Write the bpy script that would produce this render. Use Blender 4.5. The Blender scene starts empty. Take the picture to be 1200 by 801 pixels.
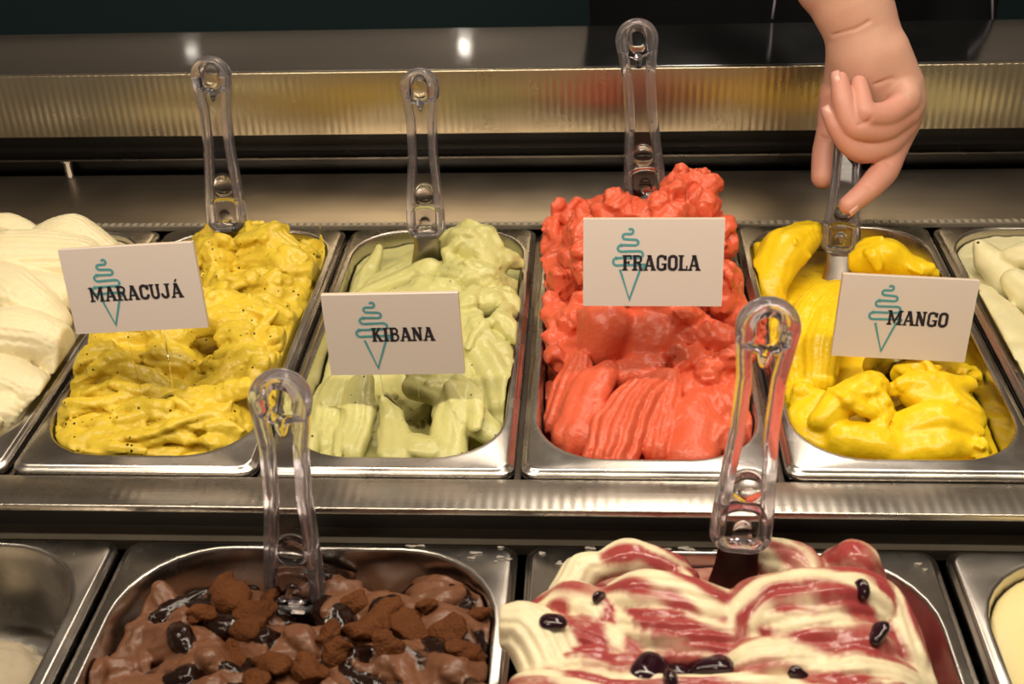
import bpy, math, random
import numpy as np
from mathutils import Vector, Matrix
random.seed(7)
SC = bpy.context.scene
COL = SC.collection
# ------------------------------------------------------------------ camera
CX, CY, CZ, PITCH, YAW, ROLL, FPX = .05083, -.63694, .48751, .54586, -.0789, -.03937, 1456.0
FW = np.array([math.sin(YAW)*math.cos(PITCH), math.cos(YAW)*math.cos(PITCH), -math.sin(PITCH)])
R0 = np.cross(FW, [0, 0, 1.]); R0 /= np.linalg.norm(R0); U0 = np.cross(R0, FW)
RT = R0*math.cos(ROLL)+U0*math.sin(ROLL); UP = -R0*math.sin(ROLL)+U0*math.cos(ROLL)
CAM = np.array([CX, CY, CZ])
cam = bpy.data.objects.new('camera', bpy.data.cameras.new('camera')); COL.objects.link(cam)
cam.data.sensor_width = 36.0; cam.data.lens = 36.0*FPX/1200
cam.matrix_world = Matrix(((RT[0], UP[0], -FW[0], CX), (RT[1], UP[1], -FW[1], CY), (RT[2], UP[2], -FW[2], CZ), (0, 0, 0, 1)))
cam.data.clip_start = .02
cam.data.dof.use_dof = True; cam.data.dof.focus_distance = .93; cam.data.dof.aperture_fstop = 11
SC.camera = cam
# ------------------------------------------------------------------ world, lights, exposure
w = bpy.data.worlds.new('room_air'); SC.world = w; w.use_nodes = True
w.node_tree.nodes['Background'].inputs[0].default_value = (.50, .41, .32, 1)
w.node_tree.nodes['Background'].inputs[1].default_value = .22
SC.view_settings.view_transform = 'Standard'; SC.view_settings.look = 'None'
SC.view_settings.exposure = 0.10; SC.view_settings.gamma = 1.0
def area(name, loc, target, sx, sy, power, col):
    l = bpy.data.lights.new(name, 'AREA'); l.shape = 'RECTANGLE'; l.size = sx; l.size_y = sy; l.energy = power; l.color = col
    o = bpy.data.objects.new(name, l); COL.objects.link(o); o.location = loc
    o.rotation_euler = (Vector(target)-Vector(loc)).to_track_quat('-Z', 'Y').to_euler(); return o
area('canopy_strip_light', (0.0, -.10, .60), (0, .20, 0), 1.3, .03, 5.6, (1, .86, .66))
area('ceiling_light_front', (-.7, -1.1, 1.7), (0, .1, 0), .5, .5, 6, (1, .84, .66))
area('ceiling_light_back', (.3, .95, 1.7), (0, .9, 0), 1.6, .25, 17, (1, .88, .74))  # unseen fill, added to brighten the upper wall that the steel mirrors
def lamp(name, loc, power, r=.02):
    l = bpy.data.lights.new(name, 'POINT'); l.energy = power; l.shadow_soft_size = r; l.color = (1, .9, .75)
    o = bpy.data.objects.new(name, l); COL.objects.link(o); o.location = loc
lamp('wall_lamp', (-.177, 1.40, .385), .2, .008); lamp('wall_lamp', (-.668, 1.40, .375), .06, .010)  # unseen point lights, placed where the ledge mirrors them as glints
SC.cycles.max_bounces = 14; SC.cycles.transmission_bounces = 12; SC.cycles.glossy_bounces = 5; SC.cycles.diffuse_bounces = 3
SC.cycles.caustics_refractive = False; SC.cycles.caustics_reflective = False
SC.cycles.sample_clamp_indirect = 4

def ray(px, py): return FW+RT*(px-600)/FPX-UP*(py-400.5)/FPX
def atz(px, py, z=0.): d = ray(px, py); return CAM+d*(z-CZ)/d[2]
def aty(px, py, y): d = ray(px, py); return CAM+d*(y-CY)/d[1]

# ------------------------------------------------------------------ materials
def newmat(name):
    m = bpy.data.materials.new(name); m.use_nodes = True
    nt = m.node_tree; b = nt.nodes['Principled BSDF']; return m, nt, b
def N(nt, t, **kw):
    n = nt.nodes.new(t)
    for k, v in kw.items(): setattr(n, k, v)
    return n
def obj_coords(nt, scale=(1, 1, 1)):
    g = N(nt, 'ShaderNodeNewGeometry'); m = N(nt, 'ShaderNodeMapping'); m.inputs['Scale'].default_value = scale
    nt.links.new(g.outputs['Position'], m.inputs['Vector']); return m.outputs[0]
def flat_mat(name, col, rough=.5, metal=0., spec=.5, **kw):
    m, nt, b = newmat(name)
    b.inputs['Base Color'].default_value = (*col, 1); b.inputs['Roughness'].default_value = rough
    b.inputs['Metallic'].default_value = metal; b.inputs['Specular IOR Level'].default_value = spec
    for k, v in kw.items(): b.inputs[k].default_value = v
    return m
def steel(name, col=(.60, .57, .53), rough=.25, brush=(4, 260, 260), bump=.04, smudge=.12, led_ribs=None, aniso=0):
    m, nt, b = newmat(name); L = nt.links.new
    b.inputs['Metallic'].default_value = 1
    n1 = N(nt, 'ShaderNodeTexNoise'); n1.inputs['Scale'].default_value = 1; n1.inputs['Detail'].default_value = 4
    L(obj_coords(nt, brush), n1.inputs['Vector'])
    n2 = N(nt, 'ShaderNodeTexNoise'); n2.inputs['Scale'].default_value = 22; n2.inputs['Detail'].default_value = 5
    L(obj_coords(nt), n2.inputs['Vector'])
    mr = N(nt, 'ShaderNodeMapRange'); mr.inputs[1].default_value = .35; mr.inputs[2].default_value = .7
    mr.inputs[3].default_value = rough; mr.inputs[4].default_value = rough+smudge
    L(n2.outputs[0], mr.inputs[0])
    mx = N(nt, 'ShaderNodeMix', data_type='RGBA'); mx.inputs['A'].default_value = (*[c*.82 for c in col], 1); mx.inputs['B'].default_value = (*col, 1)
    L(n1.outputs[0], mx.inputs['Factor']); L(mx.outputs['Result'], b.inputs['Base Color']); L(mr.outputs[0], b.inputs['Roughness'])
    bp = N(nt, 'ShaderNodeBump'); bp.inputs['Strength'].default_value = bump; bp.inputs['Distance'].default_value = .001
    L(n1.outputs[0], bp.inputs['Height'])
    if aniso:
        tg = N(nt, 'ShaderNodeCombineXYZ'); tg.inputs[1].default_value = 1; L(tg.outputs[0], b.inputs['Tangent']); b.inputs['Anisotropic'].default_value = aniso
    if led_ribs:
        wv = N(nt, 'ShaderNodeTexWave', bands_direction='X'); wv.inputs['Scale'].default_value = led_ribs[0]; wv.inputs['Distortion'].default_value = .4  # bump relief stands in for LED stripes mirrored in the steel
        wv.inputs['Detail'].default_value = 0
        L(obj_coords(nt), wv.inputs['Vector'])
        b2 = N(nt, 'ShaderNodeBump'); b2.inputs['Strength'].default_value = led_ribs[1]; b2.inputs['Distance'].default_value = .0006
        L(wv.outputs['Fac'], b2.inputs['Height']); L(bp.outputs[0], b2.inputs['Normal']); L(b2.outputs[0], b.inputs['Normal'])
    else: L(bp.outputs[0], b.inputs['Normal'])
    return m
def gelato(name, ca, cb=None, rough=.38, rb=None, specks=None, bump=.3, bscale=160, sss=.35, mott=.12, sss_col=(1, .6, .3), tint_noise=None, specular=.4):
    """ca = body colour, cb = colour of the vertex attribute 'tint' (sauce, cocoa ...)"""
    m, nt, b = newmat(name); L = nt.links.new
    pos = obj_coords(nt)
    n = N(nt, 'ShaderNodeTexNoise'); n.inputs['Scale'].default_value = 45; n.inputs['Detail'].default_value = 3; L(pos, n.inputs['Vector'])
    mx = N(nt, 'ShaderNodeMix', data_type='RGBA')
    mx.inputs['A'].default_value = (*[max(0, c*(1-mott)) for c in ca], 1); mx.inputs['B'].default_value = (*[min(1, c*(1+mott*.7)) for c in ca], 1)
    L(n.outputs[0], mx.inputs['Factor']); col = mx.outputs['Result']
    b.inputs['Roughness'].default_value = rough
    if cb is not None:
        at = N(nt, 'ShaderNodeAttribute', attribute_name='tint'); fac = at.outputs['Fac']
        if tint_noise:
            tn = N(nt, 'ShaderNodeTexNoise'); tn.inputs['Scale'].default_value = tint_noise[0]; tn.inputs['Detail'].default_value = 3; L(pos, tn.inputs['Vector'])
            ma = N(nt, 'ShaderNodeMath', operation='MULTIPLY_ADD'); ma.inputs[1].default_value = tint_noise[1]; L(tn.outputs[0], ma.inputs[0]); L(fac, ma.inputs[2])
            mr = N(nt, 'ShaderNodeMapRange'); mr.inputs[1].default_value = .5+tint_noise[1]*.5-tint_noise[2]; mr.inputs[2].default_value = .5+tint_noise[1]*.5+tint_noise[2]
            L(ma.outputs[0], mr.inputs[0]); fac = mr.outputs[0]
        m2 = N(nt, 'ShaderNodeMix', data_type='RGBA'); L(fac, m2.inputs['Factor']); L(col, m2.inputs['A']); m2.inputs['B'].default_value = (*cb, 1)
        col = m2.outputs['Result']
        if rb is not None:
            r2 = N(nt, 'ShaderNodeMapRange'); r2.inputs[3].default_value = rough; r2.inputs[4].default_value = rb; L(fac, r2.inputs[0]); L(r2.outputs[0], b.inputs['Roughness'])
    if specks:
        v = N(nt, 'ShaderNodeTexVoronoi'); v.inputs['Scale'].default_value = specks[0]; L(pos, v.inputs['Vector'])
        rr = N(nt, 'ShaderNodeSeparateColor'); L(v.outputs['Color'], rr.inputs[0])
        sz = N(nt, 'ShaderNodeMath', operation='MULTIPLY'); sz.inputs[1].default_value = specks[1]; L(rr.outputs[1], sz.inputs[0])
        lt = N(nt, 'ShaderNodeMath', operation='LESS_THAN'); L(v.outputs['Distance'], lt.inputs[0]); L(sz.outputs[0], lt.inputs[1])
        g2 = N(nt, 'ShaderNodeMath', operation='LESS_THAN'); g2.inputs[1].default_value = specks[2]; L(rr.outputs[0], g2.inputs[0])
        an = N(nt, 'ShaderNodeMath', operation='MULTIPLY'); L(lt.outputs[0], an.inputs[0]); L(g2.outputs[0], an.inputs[1])
        m3 = N(nt, 'ShaderNodeMix', data_type='RGBA'); L(an.outputs[0], m3.inputs['Factor']); L(col, m3.inputs['A']); m3.inputs['B'].default_value = (.025, .022, .01, 1)
        col = m3.outputs['Result']
    L(col, b.inputs['Base Color'])
    b.inputs['Subsurface Weight'].default_value = sss; b.inputs['Subsurface Radius'].default_value = sss_col; b.inputs['Subsurface Scale'].default_value = .002
    b.inputs['Specular IOR Level'].default_value = specular
    n3 = N(nt, 'ShaderNodeTexNoise'); n3.inputs['Scale'].default_value = bscale; n3.inputs['Detail'].default_value = 4; L(pos, n3.inputs['Vector'])
    bp = N(nt, 'ShaderNodeBump'); bp.inputs['Strength'].default_value = bump; bp.inputs['Distance'].default_value = .002
    L(n3.outputs[0], bp.inputs['Height']); L(bp.outputs[0], b.inputs['Normal'])
    return m
M = {}
M['pan'] = steel('pan_steel', (.66, .62, .57), .20, (90, 90, 90), .02, .14)
M['deck'] = steel('deck_steel', (.64, .59, .52), .24, (5, 500, 500), .08, .08, led_ribs=(45, .10))
M['band'] = steel('band_steel', (.74, .64, .46), .27, (700, 10, 5), .05, .05, led_ribs=(45, .22))
M['ledge'] = steel('ledge_steel', (.50, .51, .52), .15, (4, 400, 400), .02, .02, aniso=.93)
M['sill'] = steel('sill_steel', (.60, .53, .45), .30, (5, 120, 120), .03, .04, aniso=.6)
M['grille'] = flat_mat('pale_grille', (.42, .37, .29), .35, metal=.3)  # pale tone of mirrored LED ticks, put into the colour
M['grille_gap'] = flat_mat('grille_gap', (.22, .19, .15), .4, metal=.3)
M['dark'] = flat_mat('black_recess_paint', (.008, .006, .006), .35)  # near-black base colour for the riser and the slot backing
M['dark_steel'] = steel('dark_steel', (.20, .17, .14), .25, (5, 300, 300), .04, .1)
M['shelf'] = steel('shelf_steel', (.42, .36, .29), .42, (5, 300, 300), .04, .05)
M['teal'] = flat_mat('dark_teal_paint', (.008, .030, .034), .6)
M['floor'] = flat_mat('floor_tile', (.10, .08, .07), .5)
M['blade'] = steel('blade_steel', (.55, .50, .44), .16, (200, 200, 8), .02, .05)
M['black_cloth'] = flat_mat('black_cloth', (.006, .006, .007), .9, spec=.2)
M['card'] = flat_mat('white_card_plastic', (.78, .68, .63), .35, spec=.3)
M['card_edge'] = flat_mat('clear_card_edge', (.62, .50, .36), .3)
M['teal_print'] = flat_mat('teal_print', (.10, .36, .40), .5)
M['black_print'] = flat_mat('black_print', (.025, .02, .03), .5)
M['cord'] = flat_mat('pale_cord', (.42, .38, .50), .5)
M['hair'] = flat_mat('dark_hair', (.03, .018, .012), .5)
M['nail'] = flat_mat('fingernail', (.74, .40, .34), .3, spec=.6)
M['tattoo'] = flat_mat('tattoo_ink', (.05, .03, .03), .5)
def glass_mat(name, col, rough=.03, ior=1.49):
    m, nt, b = newmat(name)
    b.inputs['Base Color'].default_value = (*col, 1); b.inputs['Roughness'].default_value = rough
    b.inputs['Transmission Weight'].default_value = 1; b.inputs['IOR'].default_value = ior
    return m
M['clear'] = glass_mat('clear_plastic', (.97, .95, .985), .02, 1.42)
M['frost'] = glass_mat('frosted_clear_plastic', (.95, .91, .985), .13, 1.33)
M['frost'].node_tree.nodes['Principled BSDF'].inputs['Transmission Weight'].default_value = .93
M['stake'] = glass_mat('clear_acrylic', (.99, .98, .97), .0, 1.3)
def skin_mat():
    m, nt, b = newmat('skin'); L = nt.links.new; pos = obj_coords(nt)
    n = N(nt, 'ShaderNodeTexNoise'); n.inputs['Scale'].default_value = 35; n.inputs['Detail'].default_value = 4; L(pos, n.inputs['Vector'])
    at = N(nt, 'ShaderNodeAttribute', attribute_name='tint')
    mx = N(nt, 'ShaderNodeMix', data_type='RGBA'); mx.inputs['A'].default_value = (.60, .32, .235, 1); mx.inputs['B'].default_value = (.72, .42, .32, 1); L(n.outputs[0], mx.inputs['Factor'])
    m2 = N(nt, 'ShaderNodeMix', data_type='RGBA'); L(at.outputs['Fac'], m2.inputs['Factor']); L(mx.outputs['Result'], m2.inputs['A']); m2.inputs['B'].default_value = (.72, .26, .21, 1)
    L(m2.outputs['Result'], b.inputs['Base Color'])
    b.inputs['Roughness'].default_value = .48; b.inputs['Subsurface Weight'].default_value = .3
    b.inputs['Subsurface Radius'].default_value = (1, .35, .2); b.inputs['Subsurface Scale'].default_value = .004
    n3 = N(nt, 'ShaderNodeTexNoise'); n3.inputs['Scale'].default_value = 500; n3.inputs['Detail'].default_value = 3; L(pos, n3.inputs['Vector'])
    bp = N(nt, 'ShaderNodeBump'); bp.inputs['Strength'].default_value = .15; bp.inputs['Distance'].default_value = .0008
    L(n3.outputs[0], bp.inputs['Height']); L(bp.outputs[0], b.inputs['Normal']); return m
M['skin'] = skin_mat()

# ------------------------------------------------------------------ object helpers
def tag(o, label=None, cat=None, group=None, kind=None):
    if label: o['label'] = label
    if cat: o['category'] = cat
    if group: o['group'] = group
    if kind: o['kind'] = kind
    return o
def empty(name, loc=(0, 0, 0)):
    o = bpy.data.objects.new(name, None); o.location = loc; o.empty_display_size = .02; COL.objects.link(o); return o
def link(name, me, mat, parent=None, smooth=True):
    o = bpy.data.objects.new(name, me); COL.objects.link(o)
    if mat is not None and not me.materials: me.materials.append(mat)
    if parent is not None:
        o.parent = parent; o.matrix_parent_inverse = Matrix.Translation(-Vector(parent.location)) if parent.type == 'EMPTY' else Matrix()
    return o
def mesh_from(name, verts, faces, smooth=False):
    me = bpy.data.meshes.new(name); me.from_pydata([tuple(v) for v in verts], [], faces); me.validate()
    me.polygons.foreach_set('use_smooth', [smooth]*len(me.polygons)); me.update(); return me
class MB:
    def __init__(s): s.v = []; s.f = []
    def box(s, lo, hi, Mx=None):
        n = len(s.v); x0, y0, z0 = lo; x1, y1, z1 = hi
        c = [(x0, y0, z0), (x1, y0, z0), (x1, y1, z0), (x0, y1, z0), (x0, y0, z1), (x1, y0, z1), (x1, y1, z1), (x0, y1, z1)]
        s.v += [tuple(Mx@Vector(p)) if Mx else p for p in c]
        s.f += [tuple(n+i for i in q) for q in ((0, 3, 2, 1), (4, 5, 6, 7), (0, 1, 5, 4), (1, 2, 6, 5), (2, 3, 7, 6), (3, 0, 4, 7))]
        return s
    def tube(s, pts, r, seg=10):
        pts = [Vector(p) for p in pts]; n0 = len(s.v); rr = r if isinstance(r, (list, tuple)) else [r]*len(pts)
        for i, p in enumerate(pts):
            t = (pts[min(i+1, len(pts)-1)]-pts[max(i-1, 0)]).normalized()
            a = t.cross(Vector((0, 0, 1)) if abs(t.z) < .9 else Vector((1, 0, 0))).normalized(); b = t.cross(a)
            for k in range(seg):
                th = 2*math.pi*k/seg; s.v.append(tuple(p+a*math.cos(th)*rr[i]+b*math.sin(th)*rr[i]))
        for i in range(len(pts)-1):
            for k in range(seg):
                a0 = n0+i*seg+k; a1 = n0+i*seg+(k+1) % seg; s.f.append((a0, a1, a1+seg, a0+seg))
        s.f.append(tuple(n0+k for k in range(seg))[::-1]); s.f.append(tuple(n0+(len(pts)-1)*seg+k for k in range(seg)))
        return s
    def build(s, name, mat, parent=None, smooth=False, bevel=0):
        o = link(name, mesh_from(name, s.v, s.f, smooth), mat, parent)
        if bevel:
            b = o.modifiers.new('bevel', 'BEVEL'); b.width = bevel; b.segments = 3; b.limit_method = 'ANGLE'
            for p in o.data.polygons: p.use_smooth = True
        return o
# ------------------------------------------------------------------ implicit-surface modelling
def bspl(n, h, s, off):
    """matrix taking lattice values (spacing s) to n grid samples (spacing h), cubic B-spline"""
    x = (np.arange(n)*h)/s+off; i = np.floor(x).astype(int); t = x-i; m = i.max()+4
    W = np.zeros((n, m), np.float32); a = np.arange(n)
    W[a, i] = (1-t)**3/6; W[a, i+1] = (3*t**3-6*t**2+4)/6; W[a, i+2] = (-3*t**3+3*t**2+3*t+1)/6; W[a, i+3] = t**3/6
    return W
class Vox:
    def __init__(s, lo, hi, h, seed=1):
        s.lo = np.array(lo, float); s.h = h
        s.n = np.ceil((np.array(hi)-s.lo)/h).astype(int)+1
        s.ax = [(s.lo[i]+np.arange(s.n[i])*h).astype(np.float32) for i in range(3)]
        s.D = np.full(tuple(s.n), .05, np.float32); s.T = np.zeros(tuple(s.n), np.float32)
        s.rng = np.random.RandomState(seed); s.W = None
    def noise(s, sp, aniso=(1, 1, 1)):
        Ws = [bspl(s.n[i], s.h, sp*aniso[i], s.rng.rand()) for i in range(3)]
        L = s.rng.uniform(-1, 1, [w_.shape[1] for w_ in Ws]).astype(np.float32)*1.8
        a = np.tensordot(Ws[0], L, (1, 0)); a = np.tensordot(Ws[1], a, (1, 1)); a = np.tensordot(Ws[2], a, (1, 2))  # (z,y,x)
        return np.ascontiguousarray(a.transpose(2, 1, 0))
    def warp(s, comps):
        s.W = [sum(amp*s.noise(sp) for sp, amp in comps) for _ in range(3)]
    def sub(s, lo, hi):
        a = np.clip(np.floor((np.array(lo)-s.lo)/s.h).astype(int), 0, s.n-1); b = np.clip(np.ceil((np.array(hi)-s.lo)/s.h).astype(int)+1, 1, s.n)
        if np.any(b-a < 2): return None
        sl = tuple(slice(a[i], b[i]) for i in range(3))
        P = list(np.meshgrid(*[s.ax[i][sl[i]] for i in range(3)], indexing='ij'))
        if s.W is not None: P = [P[i]+s.W[i][sl] for i in range(3)]
        return sl, P
    def merge(s, sl, d, k, tint=None, sub=False):
        D = s.D[sl]
        if sub:
            s.D[sl] = np.maximum(D, -d) if k <= 0 else -(np.minimum(-D, d)-np.maximum(k-np.abs(-D-d), 0)**2/(4*k)); return
        if tint is not None:
            wt = np.clip(.5+.5*(D-d)/max(k*.7, s.h*.8), 0, 1); s.T[sl] = s.T[sl]*(1-wt)+tint*wt
        s.D[sl] = np.minimum(D, d) if k <= 0 else np.minimum(D, d)-np.maximum(k-np.abs(D-d), 0)**2/(4*k)
    def sweep(s, pts, rad, flat=1., rib=0, amp=0., k=.003, up=(0, 0, 1), tint=0., wav=0., sub=False, stripe=None, M_=None, phase=0.):
        pts = np.array(pts, float); n = len(pts)
        rad = np.array(rad if hasattr(rad, '__len__') else [rad]*n, float)
        if n == 1: pts = np.vstack([pts, pts+[[1e-4, 0, 0]]]); rad = np.array([rad[0]]*2); n = 2
        m = M_ or max(2, (n-1)*(6 if n > 2 else 3)); tt = np.linspace(0, n-1, m+1); P_, R_ = [], []
        for t in tt:
            i = min(int(t), n-2); f = t-i; p0 = pts[max(i-1, 0)]; p1 = pts[i]; p2 = pts[i+1]; p3 = pts[min(i+2, n-1)]
            P_.append(.5*(2*p1+(p2-p0)*f+(2*p0-5*p1+4*p2-p3)*f*f+(3*p1-p0-3*p2+p3)*f**3)); R_.append(rad[i]*(1-f)+rad[i+1]*f)
        P_ = np.array(P_); R_ = np.array(R_); mg = R_.max()*max(1, flat)+.007
        g = s.sub(P_.min(0)-mg, P_.max(0)+mg)
        if g is None: return
        sl, (X, Y, Z) = g
        best = np.full(X.shape, 9., np.float32); ba = np.zeros_like(best); bt = np.zeros_like(best); br = np.ones_like(best)
        up = np.array(up, float)
        for i in range(len(P_)-1):
            a, b = P_[i], P_[i+1]; ab = b-a; L2 = ab@ab+1e-12; t = ab/math.sqrt(L2)
            nn = up-(up@t)*t; nn /= np.linalg.norm(nn)+1e-9; sd = np.cross(nn, t)
            qx, qy, qz = X-a[0], Y-a[1], Z-a[2]
            h = np.clip((qx*ab[0]+qy*ab[1]+qz*ab[2])/L2, 0, 1)
            r = (R_[i]*(1-h)+R_[i+1]*h).astype(np.float32)
            qx -= h*ab[0]; qy -= h*ab[1]; qz -= h*ab[2]
            u = (qx*sd[0]+qy*sd[1]+qz*sd[2]); v = (qx*nn[0]+qy*nn[1]+qz*nn[2])/flat; e = (qx*t[0]+qy*t[1]+qz*t[2])
            l = np.sqrt(u*u+v*v+e*e)
            d = (l-r)*min(1., flat) if flat != 1 else l-r
            c = d < best
            best = np.where(c, d, best); ba = np.where(c, u/r, ba); bt = np.where(c, (i+h)/(len(P_)-1), bt); br = np.where(c, r, br)
        if rib: best = best-br*amp*(np.abs(np.cos(rib*math.pi*.5*ba+phase+wav*np.sin(bt*6)))-.5)
        tv = tint
        if stripe is not None:   # stripes of sauce across the stroke
            fr, ph, lv = stripe; tv = np.clip(.5+.9*(np.sin(bt*fr*1.6+ph+ba*4.8+3.0*s.NZ[sl])+lv+.15+.8*s.NZ2[sl]), 0, 1)
        s.merge(sl, best.astype(np.float32), k, tv, sub)
    def ball(s, c, r, flat=1., k=.003, tint=0., sub=False): s.sweep([c], r, flat, k=k, tint=tint, sub=sub)
    def floor_fill(s, hfun, k=.004, tint=0.):
        g = s.sub(s.lo, s.lo+s.n*s.h); sl, (X, Y, Z) = g
        s.merge(sl, ((Z-hfun(X, Y))*.8).astype(np.float32), k, tint)
    def mesh(s, name, tint=True):
        D = s.D; D[0] = D[-1] = .01; D[:, 0] = D[:, -1] = .01; D[:, :, 0] = D[:, :, -1] = .01
        ins = D < 0; nx, ny, nz = D.shape
        cnt = np.zeros((nx-1, ny-1, nz-1), np.uint8)
        offs = [(i, j, k) for i in (0, 1) for j in (0, 1) for k in (0, 1)]
        for o in offs: cnt += ins[o[0]:nx-1+o[0], o[1]:ny-1+o[1], o[2]:nz-1+o[2]]
        act = (cnt > 0) & (cnt < 8); idx = np.argwhere(act); vid = np.full(act.shape, -1, np.int32); vid[act] = np.arange(len(idx))
        val = np.stack([D[idx[:, 0]+o[0], idx[:, 1]+o[1], idx[:, 2]+o[2]] for o in offs], 1)
        acc = np.zeros((len(idx), 3)); c = np.zeros(len(idx)); oa = np.array(offs, float)
        for a in range(8):
            for b in range(a+1, 8):
                if abs(oa[a]-oa[b]).sum() != 1: continue
                m = (val[:, a] < 0) != (val[:, b] < 0); t = np.where(m, val[:, a]/(val[:, a]-val[:, b]+1e-20), 0)
                p = oa[a]+(oa[b]-oa[a])*t[:, None]; acc += p*m[:, None]; c += m
        loc = acc/c[:, None]; V = s.lo+(idx+loc)*s.h
        F = []
        for ax in range(3):
            sA = [slice(1, -1)]*3; sA[ax] = slice(0, -1); sB = list(sA); sB[ax] = slice(1, None)
            A = ins[tuple(sA)]; B = ins[tuple(sB)]; e = np.argwhere(A != B); sg = A[tuple(e.T)]
            base = e.copy(); o1, o2 = (ax+1) % 3, (ax+2) % 3
            for q in (o1, o2): base[:, q] += 1
            def g(d1, d2):
                w_ = base.copy(); w_[:, o1] -= d1; w_[:, o2] -= d2; return vid[tuple(w_.T)]
            q = np.stack([g(1, 1), g(0, 1), g(0, 0), g(1, 0)], 1); q[~sg] = q[~sg][:, ::-1]; F.append(q)
        F = np.vstack(F); F = F[(F >= 0).all(1)]
        # one relaxation step
        nb = np.zeros_like(V); nc = np.zeros(len(V))
        for i in range(4):
            np.add.at(nb, F[:, i], V[F[:, (i+1) % 4]]); np.add.at(nb, F[:, i], V[F[:, i-1]]); np.add.at(nc, F[:, i], 2)
        V = V*.5+.5*nb/np.maximum(nc, 1)[:, None]
        me = bpy.data.meshes.new(name); me.vertices.add(len(V)); me.vertices.foreach_set('co', V.astype(np.float32).ravel())
        me.loops.add(F.size); me.loops.foreach_set('vertex_index', F.astype(np.int32).ravel())
        me.polygons.add(len(F)); me.polygons.foreach_set('loop_start', np.arange(0, F.size, 4, dtype=np.int32))
        me.polygons.foreach_set('use_smooth', np.ones(len(F), bool)); me.update(calc_edges=True)
        if tint:
            tv = np.zeros(len(V))
            for o in offs:
                wt = np.prod(np.where(np.array(o) == 1, loc, 1-loc), 1); tv += wt*s.T[idx[:, 0]+o[0], idx[:, 1]+o[1], idx[:, 2]+o[2]]
            at = me.attributes.new('tint', 'FLOAT', 'POINT'); at.data.foreach_set('value', tv.astype(np.float32))
        return me

# ------------------------------------------------------------------ the room
def plane_box(name, lo, hi, mat, kind='structure'):
    o = MB().box(lo, hi).build(name, mat); o['kind'] = kind; return o
plane_box('floor', (-2.5, -1.6, -.95), (2.5, 1.56, -.9), M['floor'])
M['wall'] = flat_mat('warm_grey_paint', (.34, .29, .24), .7)
plane_box('wall_back', (-2.5, 1.5, -.9), (2.5, 1.56, 1.7), M['wall'])
plane_box('trim_1', (-2.49, 1.48, -.9), (2.49, 1.4995, .16), M['teal'])

# ------------------------------------------------------------------ display cabinet
YB, Z1, Z2, YT, YL, ZL = .4707, .0443, .1066, .6013, -.0322, -.025
cab = empty('display_cabinet', (0, .2, -.9))
tag(cab, 'stainless steel gelato display cabinet with stepped counter around both rows of pans', 'cabinet')
XW = .95
MB().box((-XW, YL, -.0085), (XW, -.0005, -.0035)).build('front_lip', M['deck'], cab, bevel=.0012)
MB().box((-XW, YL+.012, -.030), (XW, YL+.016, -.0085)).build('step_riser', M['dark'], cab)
MB().box((-XW, YL-.003, ZL-.012), (XW, YL+.0122, ZL-.004)).build('step_shelf', M['shelf'], cab)
MB().box((-XW, .368, -.004), (XW, YB+.010, 0)).build('rear_sill', M['sill'], cab, bevel=.001)
MB().box((-XW, YB, Z1), (XW, YB+.006, Z2)).build('rear_panel', M['band'], cab, bevel=.0012)
MB().box((-XW, YB+.0061, Z2-.006), (XW, YT, Z2)).build('rear_ledge', M['ledge'], cab, bevel=.0012)
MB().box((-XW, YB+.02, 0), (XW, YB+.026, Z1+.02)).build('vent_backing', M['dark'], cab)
MB().box((-XW, YB+.001, .0185), (XW, YB+.0195, .0205)).build('vent_bar', M['dark_steel'], cab, bevel=.0006)
MB().box((-XW, .3612, -.003), (XW, .3682, .0008)).build('grille_rail', M['grille_gap'], cab)
g = MB()
for i in range(200):
    x = -.70+i*.007; g.box((x, .3618, .0002), (x+.0040, .3680, .0018))
tag(g.build('grille_teeth', M['grille'], cab), kind='stuff')  # pale boxes stand in for LED dots mirrored along the rail
MB().box((-XW, YT-.004, -.9), (XW, YT, Z2-.006)).build('rear_wall', M['dark_steel'], cab)
MB().box((-XW, -.42, -.9), (XW, -.40, ZL-.004)).build('front_wall', M['dark_steel'], cab)
for sx in (-1, 1): MB().box((sx*XW-.01, -.4, -.9), (sx*XW+.01, YT-.005, -.03)).build('side_wall', M['dark_steel'], cab)
MB().box((-XW+.011, -.399, -.20), (XW-.011, YT-.005, -.19)).build('well_bottom', M['dark_steel'], cab)
for i in range(-4, 5):
    MB().box((i*.17-.0022, .002, -.012), (i*.17+.0022, .362, -.009)).build('divider_bar', M['dark_steel'], cab)
for x0, x1 in ((-XW, -.5112), (.5112, XW)): MB().box((x0, .0005, -.0075), (x1, .3605, -.0035)).build('well_cover', M['deck'], cab, bevel=.001)
for x0, x1 in ((-XW, -.5055), (.5165, XW)): MB().box((x0, -.395, ZL-.008), (x1, -.0365, ZL-.0041)).build('well_cover', M['deck'], cab, bevel=.001)
kx = aty(77, 192, YB+.004)
o = MB().tube([(kx[0], YB+.008, .0005), (kx[0], YB+.008, .017)], .0045, 16).tube([(kx[0], YB+.008, .017), (kx[0], YB+.008, .019)], .007, 16).build('support_pin', M['pan'], cab, smooth=False)

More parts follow.
